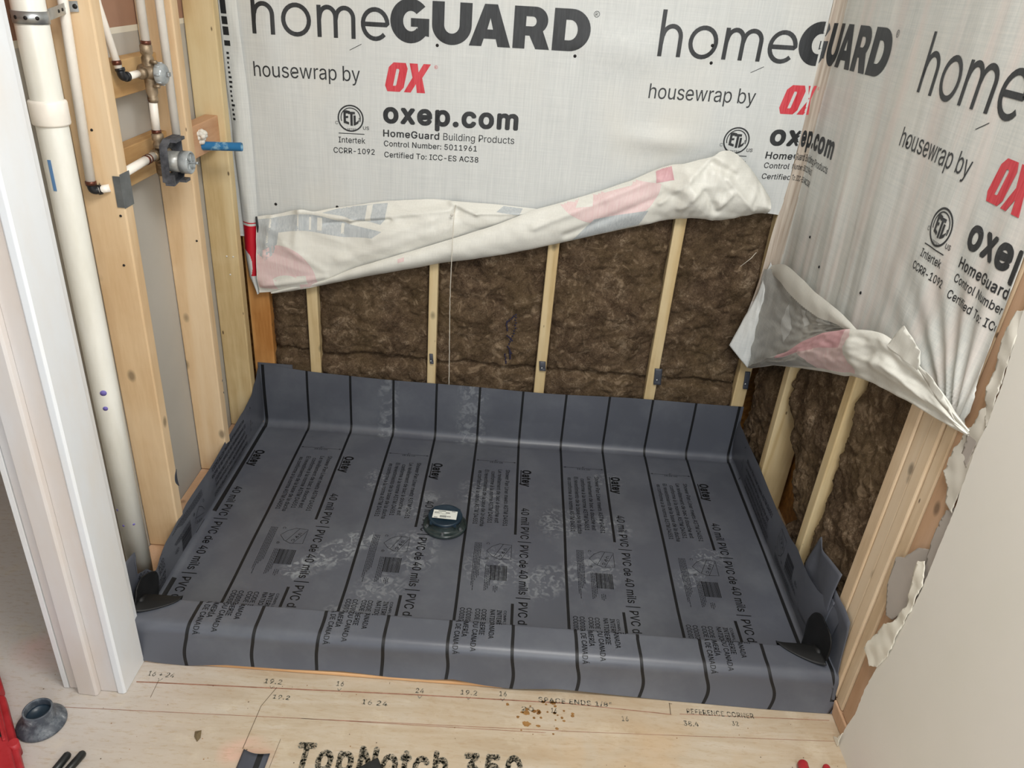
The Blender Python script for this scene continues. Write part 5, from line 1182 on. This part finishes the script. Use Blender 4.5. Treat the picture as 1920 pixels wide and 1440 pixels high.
# -------- back sheet
def wr_y(u, z):
    d = .0045+.0045*N(u*2.0, z*1.6, 31)+.0026*N(u*9, z*2.4, 32)+.0022*(facet(u*5, z*5, 2.2, .5)-.5)+.0016*(facet(u*11, z*9, 6.2, -.6)-.5)+.0009*N(u*28, z*5, 33)
    g = lambda x0, z0, sx, sz: exp(-((u-x0)/sx)**2-((z-z0)/sz)**2)
    d += .010*g(1.13, 1.34, .12, .05)+.008*g(1.42, 1.15, .2, .10)+.014*g(1.25, 1.10, .10, .03)+.010*g(.10, 1.30, .05, .2)
    d += .006*g(1.6, 1.25, .04, .3)
    # dimple where nails pull the sheet to the studs
    for nx, nz in ((.581, 1.307), (.972, 1.309), (1.358, 1.32), (.645, .865)): d -= .003*g(nx, nz, .02, .02)
    return -max(.0008, d)
def backP(u, z): return (u, wr_y(u, z), z)
def back_lo(u): return lin_tab([(-.04, .70), (.03, .70), (.2, .72), (.6, .80), (1.0, .83), (1.2, .90), (1.4, .95), (1.5, .96), (1.535, .915), (1.66, .906)], u)
bu = frange(-.036, 1.657, 260); bz = frange(.66, 2.3, 250)
HWp = Sheet(bu, bz, backP, sign=1)
# map z so the lower edge is clean
def backP2(u, z):
    lo = back_lo(u); zz = z if z >= lo else lo; return (u, wr_y(u, zz), zz)
HWp.P = backP2; HWp.grid(keep=lambda u, z: z > back_lo(u)-.0066); HWp.P = backP
ins = lambda u, z: u < 1.6565 and z < 2.25 and z > back_lo(u)
prints(HWp, .0605, 1.2998, ins); prints(HWp, 1.2014, 1.3276, ins)
# dark and red edge print at the left hand edge of the sheet
HWp.decal(place(text2d('Little Clip', .006, .05, .01), .0, 1.235, -pi/2), 4, .0016, False) if False else None
HWr = thing('housewrap_sheet', 'white printed housewrap sheet stretched over the back wall studs', 'housewrap', (.8, 0, 1.3))
o = HWp.build('sheet', ['wrap_front', 'ink_black', 'ink_red', 'ink_dark', 'blue_mark', 'label_white']); o.parent = HWr; o.matrix_parent_inverse = Matrix.Translation(-HWr.location)
def hp(mb, name, mats, parent, **k):
    o = mb.build(name, mats, parent, recalc=k.pop('recalc', False), **k); o.matrix_parent_inverse = Matrix.Translation(-parent.location); return o
def strip_between(top, bot, prof, nu, nv, curve=cr):
    """surface between two 3-D curves; prof(u,v) returns offset vector"""
    def P(u, v):
        a = curve(top, min(max(u, 0), 1)); b = curve(bot, min(max(u, 0), 1)); o_ = prof(u, v)
        return tuple(p+(q-p)*v+w for p, q, w in zip(a, b, o_))
    return Sheet(frange(0, 1, nu), frange(0, 1, nv), P, sign=1)
def resamp(tab, n=24, axis=0):
    """resample so that the parameter runs evenly along one axis"""
    x0, x1 = tab[0][axis], tab[-1][axis]; T = [(p[axis], p) for p in tab]
    if x1 < x0: T = [(-a, p) for a, p in T]; x0, x1 = -x0, -x1
    return [lin_tab(T, x0+(x1-x0)*i/n) for i in range(n+1)]
# turned-up lower edge: upper layer
F_TOP = [(.030, -.012, .773), (.071, -.016, .783), (.121, -.024, .793), (.168, -.030, .815), (.214, -.020, .807), (.314, -.012, .827), (.431, -.012, .853), (.582, -.012, .872), (.645, -.012, .872), (.777, -.012, .871), (.905, -.014, .867)]
F_BOT = [(.019, -.026, .519), (.081, -.028, .529), (.151, -.030, .542), (.22, -.030, .563), (.33, -.030, .625), (.445, -.028, .672), (.565, -.028, .718), (.65, -.028, .755), (.781, -.026, .805), (.85, -.024, .838), (.905, -.018, .862)]
F_TOP, F_BOT = resamp(F_TOP), resamp(F_BOT)
def seg(px, pz, ax, az, bx, bz):
    vx, vz = bx-ax, bz-az; t = max(0, min(1, ((px-ax)*vx+(pz-az)*vz)/(vx*vx+vz*vz))); return sqrt((px-ax-t*vx)**2+(pz-az-t*vz)**2), t
def fold_prof(u, v):
    top, bot = cr(F_TOP, min(max(u, 0), 1)), cr(F_BOT, min(max(u, 0), 1)); x = top[0]; z = top[2]+(bot[2]-top[2])*v
    d = .022*sin(pi*min(1, max(0, v)))**.7*(.4+.6*min(1, abs(top[2]-bot[2])/.12))+.004*N(x*7, z*9, 40)+.014*(facet(x*7, z*11, 1.3, .4)-.5)+.006*(facet(x*17, z*22, 4.4, -.3)-.5)
    for (a, b, c, e, hgt, wd) in ((.17, .812, .33, .79, .010, .012), (.33, .79, .64, .85, .008, .010), (.64, .868, .72, .845, .010, .010), (.72, .845, .9, .856, .006, .007), (.6, .80, .66, .84, -.008, .02),
                                  (.64, .835, .4, .74, .007, .018), (.17, .80, .16, .70, .008, .014), (.08, .78, .06, .66, .007, .012), (.25, .77, .45, .80, -.010, .008), (.64, .80, .3, .66, .007, .02), (.05, .55, .25, .60, .006, .01), (.12, .70, .25, .62, .004, .012)):
        q, t = seg(x, z, a, b, c, e); d += hgt*exp(-(q/wd)**2)
    return (0, -max(0, d), 0)
FS = strip_between(F_TOP, F_BOT, fold_prof, 170, 56); FS.sign = -1; FS.grid()
def fs_uv(x, z):
    u = (x-F_TOP[0][0])/(F_TOP[-1][0]-F_TOP[0][0]); u = min(max(u, 0), 1)
    t, b = cr(F_TOP, u)[2], cr(F_BOT, u)[2]; return u, (z-t)/(b-t) if abs(t-b) > 1e-5 else .5
def ghost(sheet, uvf, pts, mi, eps=.0006, cuts=True):
    g = curve2d([pts]); xs_ = [p[0] for p in pts]; zs_ = [p[1] for p in pts]
    g = cut(g, frange(min(xs_), max(xs_), 40), frange(min(zs_), max(zs_), 26))
    g2 = [uvf(x, z) for x, z in g[0]]
    sheet.decal((g2, g[1]), mi, eps, False, lambda u, v: .003 < u < .997 and .012 < v < .988)
ghost(FS, fs_uv, arc(.115, .540, .115, .155, 0, 180, 40), 1)
ghost(FS, fs_uv, arc(.130, .520, .075, .075, 60, 130, 12)+[(.10, .53), (.17, .53)], 0, .0009)
ghost(FS, fs_uv, [(.155, .565), (.195, .57), (.19, .60), (.16, .595)], 0, .0009)
for pts in ([(.034, .765), (.035, .66), (.06, .64), (.085, .66), (.10, .70), (.105, .735), (.17, .748), (.235, .742), (.31, .735), (.40, .742), (.43, .765), (.33, .775), (.24, .795), (.175, .80), (.12, .785)],
            [(.24, .805), (.30, .80), (.36, .79), (.425, .785), (.438, .80), (.442, .848), (.38, .838), (.30, .822)], [(.78, .852), (.85, .848), (.86, .865), (.80, .868)]):
    ghost(FS, fs_uv, pts, 2)
for pts in ([(.225, .75), (.24, .75), (.24, .79), (.225, .79)], [(.30, .745), (.31, .745), (.31, .775), (.30, .775)], [(.375, .79), (.392, .79), (.396, .84), (.378, .836)], [(.20, .80-.05), (.206, .75), (.206, .79), (.2, .79)]):
    ghost(FS, fs_uv, pts, 0, .0009)
fold = thing('housewrap_fold', 'crumpled turned-up strip of housewrap along the back wall with pink and grey ghost print', 'housewrap', (.8, -.03, .8))
hp(FS.mb, 'upper_layer', ['wrap_back', 'ghost_pink', 'ghost_grey'], fold)
R_TOP = [(.06, -.028, .526), (.121, -.036, .549), (.225, -.042, .580), (.333, -.045, .636), (.451, -.045, .683), (.567, -.045, .728), (.668, -.043, .768), (.781, -.040, .814), (.892, -.034, .868), (1.049, -.028, .925), (1.187, -.026, .985), (1.274, -.026, 1.035), (1.35, -.030, 1.056), (1.408, -.036, 1.081), (1.437, -.038, 1.102), (1.470, -.036, 1.085), (1.506, -.036, 1.063), (1.557, -.030, 1.012), (1.600, -.016, .965)]
R_BOT = [(.06, -.026, .520), (.127, -.020, .532), (.219, -.02, .558), (.325, -.02, .590), (.447, -.02, .624), (.618, -.02, .670), (.703, -.02, .688), (.837, -.02, .721), (.969, -.02, .761), (1.115, -.02, .808), (1.211, -.02, .838), (1.29, -.02, .865), (1.37, -.02, .883), (1.405, -.02, .888), (1.436, -.02, .884), (1.477, -.02, .884), (1.531, -.02, .903), (1.57, -.018, .912), (1.600, -.014, .912)]
R_TOP, R_BOT = resamp(R_TOP, 44), resamp(R_BOT, 44)
def roll_prof(u, v):
    uu = min(max(u, 0), 1); top, bot = cr(R_TOP, uu), cr(R_BOT, uu); x = top[0]; z = top[2]+(bot[2]-top[2])*v
    crump = max(0, min(1, (x-1.22)/.12))
    d = .030*sin(pi*min(1, max(0, v)))**.6*min(1, abs(top[2]-bot[2])/.07)+.003*N(x*9, z*12, 50)+.0025*N(x*25, z*30, 51)
    wx, wz = x+.012*N(x*14, z*14, 53), z+.012*N(x*14, z*14, 57)
    d += crump*(.034*facet(wx*11, wz*11, 2.3, .6)+.016*facet(wx*24, wz*24, 5.1, -.4)+.007*facet(wx*48, wz*48, 7.7, 1.1)+.010*sin(pi*min(1, max(0, v)))-.012)
    d += .006*(facet(wx*6, wz*9, 3.3, .35)-.5)
    for (a, b, c, e, hgt, wd) in ((.9, .82, 1.25, 1.0, .007, .012), (1.0, .80, 1.3, .96, -.008, .012), (1.27, .93, 1.40, 1.08, .010, .010), (1.40, 1.06, 1.47, 1.03, -.012, .012), (1.45, 1.02, 1.55, .93, .008, .008), (1.33, .92, 1.38, .99, .010, .010), (1.38, .99, 1.44, .92, -.010, .010), (1.44, .93, 1.47, .98, .010, .008)):
        q, t = seg(x, z, a, b, c, e); d += hgt*exp(-(q/wd)**2)
    return (0, -max(0, d), 0)
RS = strip_between(R_TOP, R_BOT, roll_prof, 280, 40); RS.sign = -1; RS.grid()
def rs_uv(x, z):
    u = min(max((x-R_TOP[0][0])/(R_TOP[-1][0]-R_TOP[0][0]), 0), 1); t, b = cr(R_TOP, u)[2], cr(R_BOT, u)[2]; return u, (z-t)/(b-t) if abs(t-b) > 1e-5 else .5
ghost(RS, rs_uv, arc(1.10, .98, .165, .135, 178, 362, 40), 1)
for pts in ([(1.02, .89), (1.07, .90), (1.07, .93), (1.03, .92)], [(1.10, .94), (1.18, .97), (1.18, .995), (1.12, .965)]): ghost(RS, rs_uv, pts, 0, .0009)
ghost(RS, rs_uv, [(1.02, .78), (1.22, .85), (1.24, .90), (1.08, .86)], 2, .0009); ghost(RS, rs_uv, [(.48, .672), (.50, .680), (.50, .692), (.48, .684)], 1)
ghost(RS, rs_uv, [(1.245, 1.02), (1.285, 1.045), (1.30, 1.00), (1.25, .985)], 3, .001)
hp(RS.mb, 'lower_roll', ['wrap_back', 'ghost_pink', 'ghost_grey', 'ghost_rose'], fold)['label'] = 'rolled lower edge, crumpled at its right end'
# left end: front face of the sheet curling round, red print
RT = [(z, (xa, xb)) for z, xa, xb in ((.512, .010, .016), (.545, -.004, .018), (.567, -.014, .020), (.657, -.020, .026), (.75, -.018, .031), (.90, -.022, .033), (1.10, -.026, .033), (1.42, -.030, .020))]
def redP(u, v):
    xa, xb = lin_tab(RT, v); x = xa+(xb-xa)*u; return (x, -.010-(.016-.012*min(1, max(0, (v-.80)/.45)))*sin(pi*min(1, max(0, u)))**.8-.004*N(v*9, u*2, 60), v)
RD = Sheet(frange(0, 1, 28), frange(.512, 1.40, 240), redP, sign=1)
RD.grid(matf=lambda u, z: 1 if ((.575 < z < .742) and not (u < .55 and ((u/.55)**2+((z-.612)/.048)**2) < 1)) or .749 < z < .754 else 0)
for z0_, z1_ in ((1.345, 1.39), (1.318, 1.338), (1.29, 1.312), (1.262, 1.276)): RD.decal(rect(.10, z0_, .42, z1_), 2, .0009)
for z0_ in frange(1.06, 1.24, 14): RD.decal(rect(.16, z0_, .24+.1*random.random(), z0_+.006), 2, .0009)
o = hp(RD.mb, 'printed_edge', ['wrap_front', 'print_red', 'ink_dark'], fold); o['label'] = 'glossy curled end with bright red print'
mb = MB(); mb.tube([(.032, -.028, .775), (.034, -.030, .745), (.033, -.030, .725)], [.003, .004, .002], 8); hp(mb, 'black_edge', 'ink_dark', fold, recalc=True)
# dark nails in the wrap
for x, z, l_ in ((.0887, .813, 'nail head above the left end of the turned-up wrap'), (.2814, .8203, 'nail head above the grey ghost print of the wrap fold'), (.5812, 1.3074, 'nail head under the letter U of the first large word'), (.9724, 1.3093, 'nail head under the last letter D of the first large word'), (1.3583, 1.3205, 'nail head below the letter o of the second large word'), (1.3523, 1.366, 'nail head on the rim of the letter o of the second large word')):
    mb = MB(); mb.lathe([(0, .0025), (.0035, .002), (.0045, 0)], (x, wr_y(x, z)-.0008, z), (0, -1, 0), 12)
    tag(mb.build('nail', 'nail_dark'), 'dark '+l_, 'nail', 'nail heads in the back housewrap')
mb = MB(); mb.lathe([(0, .0035), (.004, .003), (.005, 0)], (.645, -.055, .838), (0, -1, 0), 12); tag(mb.build('nail', 'screw_white'), 'white plastic cap nail in the turned-up housewrap by the string', 'nail')

# -------- side sheet
def side_path(u):
    if u < 1.795:
        t = (u-1.656)/(1.795-1.656); return (1.656+.030*sin(t*pi/2), -.004-.042*(1-cos(t*pi/2)))
    return (1.686, -(u-1.749))
def sw(u, z):
    q = max(0, min(1, (u-1.80)/.06)); slant = (u-1.75)+.10*(z-1.2)
    amp = .35+.65*max(0, min(1, (1.35-z)/.35))
    d = .0045+.0050*N(slant*5.5, z*.9, 71)+.0062*N(slant*13, z*1.2, 72)*amp+.0020*N(slant*34, z*2.4, 73)*amp
    # fan of folds gathering at the lower right tip
    fx, fz = 2.88, .80; dx_, dz_ = u-fx, z-fz; r_ = sqrt(dx_*dx_+dz_*dz_); a_ = math.atan2(dz_, dx_)
    d += .0045*sin(a_*26)*exp(-(r_/.30)**2)*min(1, r_/.05)
    return max(.0004, d)*(.3+.7*q)
def sideP(u, z):
    x, y = side_path(u); d = sw(u, z); low = max(0, min(1, (.95-z)/.5)); near = max(0, 1-(u-1.656)/.16)
    x -= d; 
    x -= .045*near*low; y -= .010*near*low
    x -= .004*near*sin(z*16)
    return (x, y, z)
def side_lo(u): return lin_tab([(1.656, .45), (1.72, .55), (1.78, .70), (2.43, .80), (2.62, .83), (2.80, .84), (2.92, .84)], u)
def side_re(z): return lin_tab([(.80, 1.749+1.149), (.86, 1.749+1.150), (.93, 1.749+1.142), (1.02, 1.749+1.132), (1.11, 1.749+1.129), (1.3, 1.749+1.127), (2.3, 1.749+1.12)], z)
su = frange(1.656, 1.795, 26)+frange(1.795, 2.90, 210)[1:]; sz = frange(.44, 2.3, 300)
def sideP2(u, z):
    lo = side_lo(u); z = max(z, lo); re = side_re(z)+.0016*N(z*140, 1, 9)
    return sideP(min(u, re), z)
SS = Sheet(su, sz, sideP2, sign=1)
SS.grid(keep=lambda u, z: z > side_lo(u)-.006 and u < side_re(z)+.006, matf=lambda u, z: 4 if u < 1.656+.118+.02*N(z*4, 0, 3) and z > .62+.0*u else 0)
SS.P = sideP
insR = lambda u, z: 1.657 < u < side_re(z)-.003 and z < 2.25 and z > side_lo(u)+.002
prints(SS, 1.2014, 1.3276, insR); prints(SS, 2.3414, 1.3460, insR, slope=-.0)
side = thing('housewrap_sheet', 'wrinkled white printed housewrap sheet on the right side wall', 'housewrap', (1.686, -.5, 1.2))
hp(SS.mb, 'sheet', ['wrap_side', 'ink_black', 'ink_red', 'ink_dark', 'wrap_band'], side)
# folded-up lower edge of the side sheet
bag = thing('housewrap_fold', 'torn, folded lower flap of housewrap on the right wall with grey inside and pink print', 'housewrap', (1.65, -.5, .7))
T1 = [(1.640, -.020, .735), (1.664, -.12, .765), (1.672, -.28, .762), (1.672, -.42, .775), (1.668, -.55, .800), (1.655, -.675, .826)]
T2 = [(1.655, -.050, .400), (1.662, -.215, .510), (1.660, -.363, .608), (1.660, -.45, .68), (1.660, -.564, .757), (1.653, -.69, .826)]
def bag_prof(u, v):
    return (.003*sin(pi*v)*sin(pi*u)-.008*abs(N(u*7, v*6, 80))*sin(pi*min(max(v, 0), 1))-.004*N(u*16, v*12, 81)-.006*sin(v*10+u*16)*max(0, .35-u)*1.2, 0, 0)
BI = strip_between(T1, T2, bag_prof, 70, 60); BI.sign = -1; BI.grid()
for pts in ([(.30, .30), (.36, .62), (.30, .82), (.24, .6)], [(.42, .25), (.50, .55), (.55, .5), (.48, .25)], [(.60, .2), (.72, .2), (.78, .45), (.66, .5)]):
    g = cut(curve2d([pts]), frange(0, 1, 50), frange(0, 1, 40)); BI.decal(g, 1, .0008, False)
hp(BI.mb, 'inner_pocket', ['wrap_inside', 'wrap_front'], bag)['label'] = 'grey translucent inside of the pocket'
# pale strip with serrated hem
A1 = [(1.660, -.005, .742), (1.652, -.149, .797), (1.652, -.29, .812), (1.652, -.413, .817), (1.652, -.6, .835), (1.650, -.715, .840)]
A2 = [(1.654, -.070, .738), (1.650, -.155, .747), (1.650, -.285, .748), (1.650, -.476, .772), (1.650, -.595, .803), (1.648, -.690, .822)]
def st_prof(u, v): return (-.004*sin(pi*v)-.002*N(u*9, v, 3), 0, (-.0035*(abs((u*60) % 1-.5)*2) if v > .97 else 0))
ST = strip_between(A1, A2, st_prof, 180, 6); ST.sign = -1; ST.grid(); hp(ST.mb, 'hem_strip', 'wrap_back', bag)['label'] = 'flat pale strip with a serrated edge'
# ear hanging at the corner
E1 = [(1.655, -.020, .760), (1.640, -.03, .70), (1.630, -.03, .635), (1.605, -.03, .55), (1.582, -.03, .466)]
E2 = [(1.662, -.02, .740), (1.656, -.045, .66), (1.655, -.050, .56), (1.656, -.052, .47), (1.656, -.050, .396)]
EA = strip_between(E1, E2, lambda u, v: (0, -.010*sin(pi*v)-.004*N(u*8, v*4, 5), 0), 40, 16); EA.grid(); hp(EA.mb, 'corner_ear', 'wrap_front', bag, solid=.0006)['label'] = 'pointed ear hanging at the wall corner'
# lower roll to the tip
L1 = [(1.655, -.050, .402), (1.650, -.215, .516), (1.648, -.363, .612), (1.646, -.45, .685), (1.644, -.564, .762), (1.640, -.700, .833), (1.642, -.798, .874), (1.646, -.857, .891), (1.652, -.922, .896), (1.658, -1.003, .889), (1.664, -1.099, .880), (1.668, -1.192, .862)]
L2 = [(1.660, -.055, .398), (1.664, -.25, .510), (1.666, -.445, .600), (1.666, -.593, .666), (1.664, -.696, .708), (1.662, -.747, .735), (1.662, -.85, .770), (1.664, -.923, .788), (1.664, -1.0, .809), (1.666, -1.073, .824), (1.668, -1.14, .838), (1.669, -1.196, .852)]
L1, L2 = resamp(L1, 30, 1), resamp(L2, 30, 1)
def low_prof(u, v):
    b = sin(pi*min(max(v, 0), 1))**.7; f = .020*b*min(1, u*5+.15)*min(1, (1-u)*4+.1)+.004*N(u*14, v*5, 90)+.003*N(u*30, v*9, 91)
    f += .005*sin(v*13-1+2*u)*max(0, min(1, (u-.62)/.1))*min(1, (1-u)*6); f += .006*exp(-((u-.59-.06*v)/.022)**2)*b-.005*exp(-((u-.65-.05*v)/.03)**2)*b+.008*(facet(u*12, v*3, 4.2, .3)-.5)*b
    return (-max(0, f), 0, 0)
LW = strip_between(L1, L2, low_prof, 200, 40); LW.sign = -1
def lowm(u, v):
    e = .36+.16*sin(pi*min(1, max(0, (u-.05)/.55)))
    if u < .575+.05*v+.012*sin(v*9) and v < .93:
        if u > .22 and u < .56 and v < .42-.2*abs(u-.4): return 2
        if u > .27+.18*v: return 1
        return 3
    return 0
LW.grid(matf=lowm); hp(LW.mb, 'lower_roll', ['wrap_back', 'ghost_pink', 'ghost_rose', 'wrap_inside'], bag)['label'] = 'rolled lower edge with pink ghost print, ending in a point'
def tri(pts, th=.0006, mats='wrap_back', nm='torn_tab', lab=None):
    g = curve2d([[(p[1], p[2]) for p in pts]]); g = cut(g, frange(-1.3, -.7, 60), frange(.7, 1.0, 30)); xm = sum(p[0] for p in pts)/len(pts)
    mb = MB(); mb.add([(xm-.008*abs(N(y*18, z*18, 6)), y, z) for y, z in g[0]], g[1], 0, True); o = hp(mb, nm, mats, bag, solid=th)
    if lab: o['label'] = lab
tri([(1.640, -.888, .880), (1.640, -.905, .915), (1.640, -.925, .942), (1.640, -.965, .936), (1.640, -1.012, .926), (1.640, -1.030, .908), (1.640, -1.024, .892), (1.64, -.95, .885)], lab='torn square tab sticking up')
tri([(1.645, -1.000, .895), (1.645, -1.040, .900), (1.645, -1.073, .902), (1.645, -1.125, .890), (1.645, -1.185, .872), (1.645, -1.10, .876)], lab='narrow torn tab beside the tip')

# nails in the side sheet
for y, z, l_ in ((-.215, .905, 'upper left nail head in the side housewrap above the pocket'), (-.34, .86, 'lower nail head just above the serrated strip'), (-.62, .895, 'nail head in the side housewrap near the strip end'), (-.62, 1.244, 'nail head beside the small lettering on the side housewrap')):
    mb = MB(); p = sideP(1.749-y, z); mb.lathe([(0, .0025), (.0030, .002), (.004, 0)], (p[0]-.001, p[1], p[2]), (-1, 0, 0), 12)
    tag(mb.build('nail', 'nail_dark'), 'dark '+l_, 'nail', 'nail heads in the side housewrap')
# loose threads
mb = MB(); mb.tube([(.6515+.003*sin(z*9)+.0012*N(z*60, 0), -.030-.062*max(0, min(1, (.868-z)/.02))*max(0, min(1, (z-.45)/.3)), z) for z in frange(.865, .232, 50)], .0013, 6)
tag(mb.build('string', 'string_white'), 'thin white string hanging from the housewrap fold to the liner', 'string')
mb = MB(); mb.tube([(1.606, -.012, .785), (1.592, -.016, .765), (1.565, -.014, .735)], .0008, 6); tag(mb.build('thread', 'string_white'), 'short loose thread over the insulation in the right corner', 'thread')

# ============================================================ FLOOR ITEMS
cf = thing('closet_flange', 'dusty dark grey plastic pipe flange with round collar lying on the floor', 'flange', (-.098, -1.268, 0))
mb = MB(); fx, fy = -.0975, -1.275
mb.lathe([(.030, .001), (.047, .001), (.0495, .0025), (.0495, .005), (.047, .008), (.040, .014), (.033, .019), (.0300, .025), (.0292, .046), (.0280, .0475), (.0258, .0475), (.0250, .044), (.0250, .004), (.030, .001)], (fx, fy, 0), n=48)
o = mb.build('flange', 'flange_grey', cf); o.matrix_parent_inverse = Matrix.Translation(-cf.location)
mb = MB(); mb.lathe([(0, .026), (.0248, .026), (.0249, .030)], (fx, fy, 0), n=32); o = mb.build('knockout', 'drain_cap', cf, recalc=False); o.matrix_parent_inverse = Matrix.Translation(-cf.location)
# red tool case
tc_ = thing('tool_case', 'red plastic tool case with black latch slots at the left picture edge', 'tool case', (-.2, -1.35, 0))
def cpart(mb, nm, mt, **k):
    o = mb.build(nm, mt, tc_, **k); o.matrix_parent_inverse = Matrix.Translation(-tc_.location); return o
e0, e1 = Vector((-.262, -1.154)), Vector((-.0, -1.467)); dd = (e1-e0).normalized(); nn = Vector((dd.y, -dd.x))   # nn points left
if nn.x > 0: nn = -nn
def cpt(a, b): return tuple(e0+dd*a+nn*b)
mb = MB(); mb.prism([cpt(0, .002), cpt(.08, .000), cpt(.088, .010), cpt(.10, .010), cpt(.108, .0), cpt(.40, 0), cpt(.40, .25), cpt(0, .25)], .002, .036)
cpart(mb, 'body', 'red_plastic', bevel=.006)
mb = MB(); mb.prism([cpt(.01, .012), cpt(.39, .012), cpt(.39, .24), cpt(.01, .24)], .037, .050); cpart(mb, 'lid', 'red_plastic', bevel=.006)
for a0, a1 in ((.115, .165), (.19, .235)):
    mb = MB(); mb.prism([cpt(a0, .026), cpt(a1, .022), cpt(a1, .040), cpt(a0, .044)], .0502, .0522); cpart(mb, 'slot', 'case_dark', bevel=.001)
mb = MB(); mb.prism([cpt(.105, .018), cpt(.25, .016), cpt(.25, .022), cpt(.105, .022)], .050, .056); mb.prism([cpt(.105, .046), cpt(.25, .044), cpt(.25, .052), cpt(.105, .052)], .050, .056); cpart(mb, 'rib', 'red_plastic', bevel=.002)
mb = MB(); mb.tube([cpt(.262, .006)+(.012,), cpt(.262, .006)+(.050,)], .010, 16); cpart(mb, 'hinge_post', 'red_plastic')
# tools reaching in from the edges
def grips(label, pieces, mat):
    t = thing('pliers', label, 'tool', pieces[0][0]+(0,))
    for a, b, r, l_ in pieces:
        mb = MB(); d_ = (Vector(b)-Vector(a)).normalized()
        mb.tube([(a[0], a[1], r+.001), (a[0]+d_.x*.002, a[1]+d_.y*.002, r+.001), (a[0]+d_.x*.006, a[1]+d_.y*.006, r+.0015), (b[0], b[1], r+.002)], [r*.35, r*.75, r, r], 14)
        o = mb.build('grip', mat, t); o.matrix_parent_inverse = Matrix.Translation(-t.location); o['label'] = l_
    mb = MB(); mb.tube([(pieces[0][1][0], pieces[0][1][1], .010), (pieces[1][1][0], pieces[1][1][1], .010)], .006, 10); o = mb.build('joint', 'steel_dark', t); o.matrix_parent_inverse = Matrix.Translation(-t.location)
grips('pliers with black grips lying beside the grey pipe flange', [((.0010, -1.345), (-.010, -1.41), .0082, 'left black grip'), ((.0300, -1.340), (.010, -1.42), .0082, 'right black grip')], 'black_plastic')
grips('pliers with red grips at the bottom right picture edge', [((1.573, -1.238), (1.566, -1.38), .0115, 'left red grip'), ((1.626, -1.241), (1.618, -1.38), .0085, 'right red grip')], 'red_plastic')
mb = patch(lambda u, v: (.352+.058*u-.004*v, -1.305-.006*u-.10*v-.010*sin(pi*u), .003+.006*sin(pi*u)+.004*(1-v)), 10, 10, 0)
g = mb; o = g.build('liner_scrap', ['liner_scrap', 'liner_ink'], solid=.001)
for p in o.data.polygons:
    if .388 < p.center.x < .398: p.material_index = 1
tag(o, 'cut scrap of grey liner with black stripe at the bottom picture edge', 'scrap')
mb = MB(); mb.prism([(.600, -1.335), (.640, -1.306), (.690, -1.40), (.58, -1.42)], .001, .016); tag(mb.build('black_block', 'black_plastic', bevel=.003), 'black plastic corner of a tool at the bottom picture edge', 'tool')
mb = MB(); mb.add([(.232, -1.268, .001), (.246, -1.266, .004), (.250, -1.282, .002), (.240, -1.277, .006), (.246, -1.292, .001), (.236, -1.281, .002)], [(0, 1, 3), (1, 2, 3), (3, 2, 4), (0, 3, 5), (3, 4, 5)]); tag(mb.build('wood_chip', 'leaf_brown', solid=.001), 'small brown chip on the plywood floor', 'chip')

# the script leaves its prints and parts in place; unparented mesh parts keep world placement
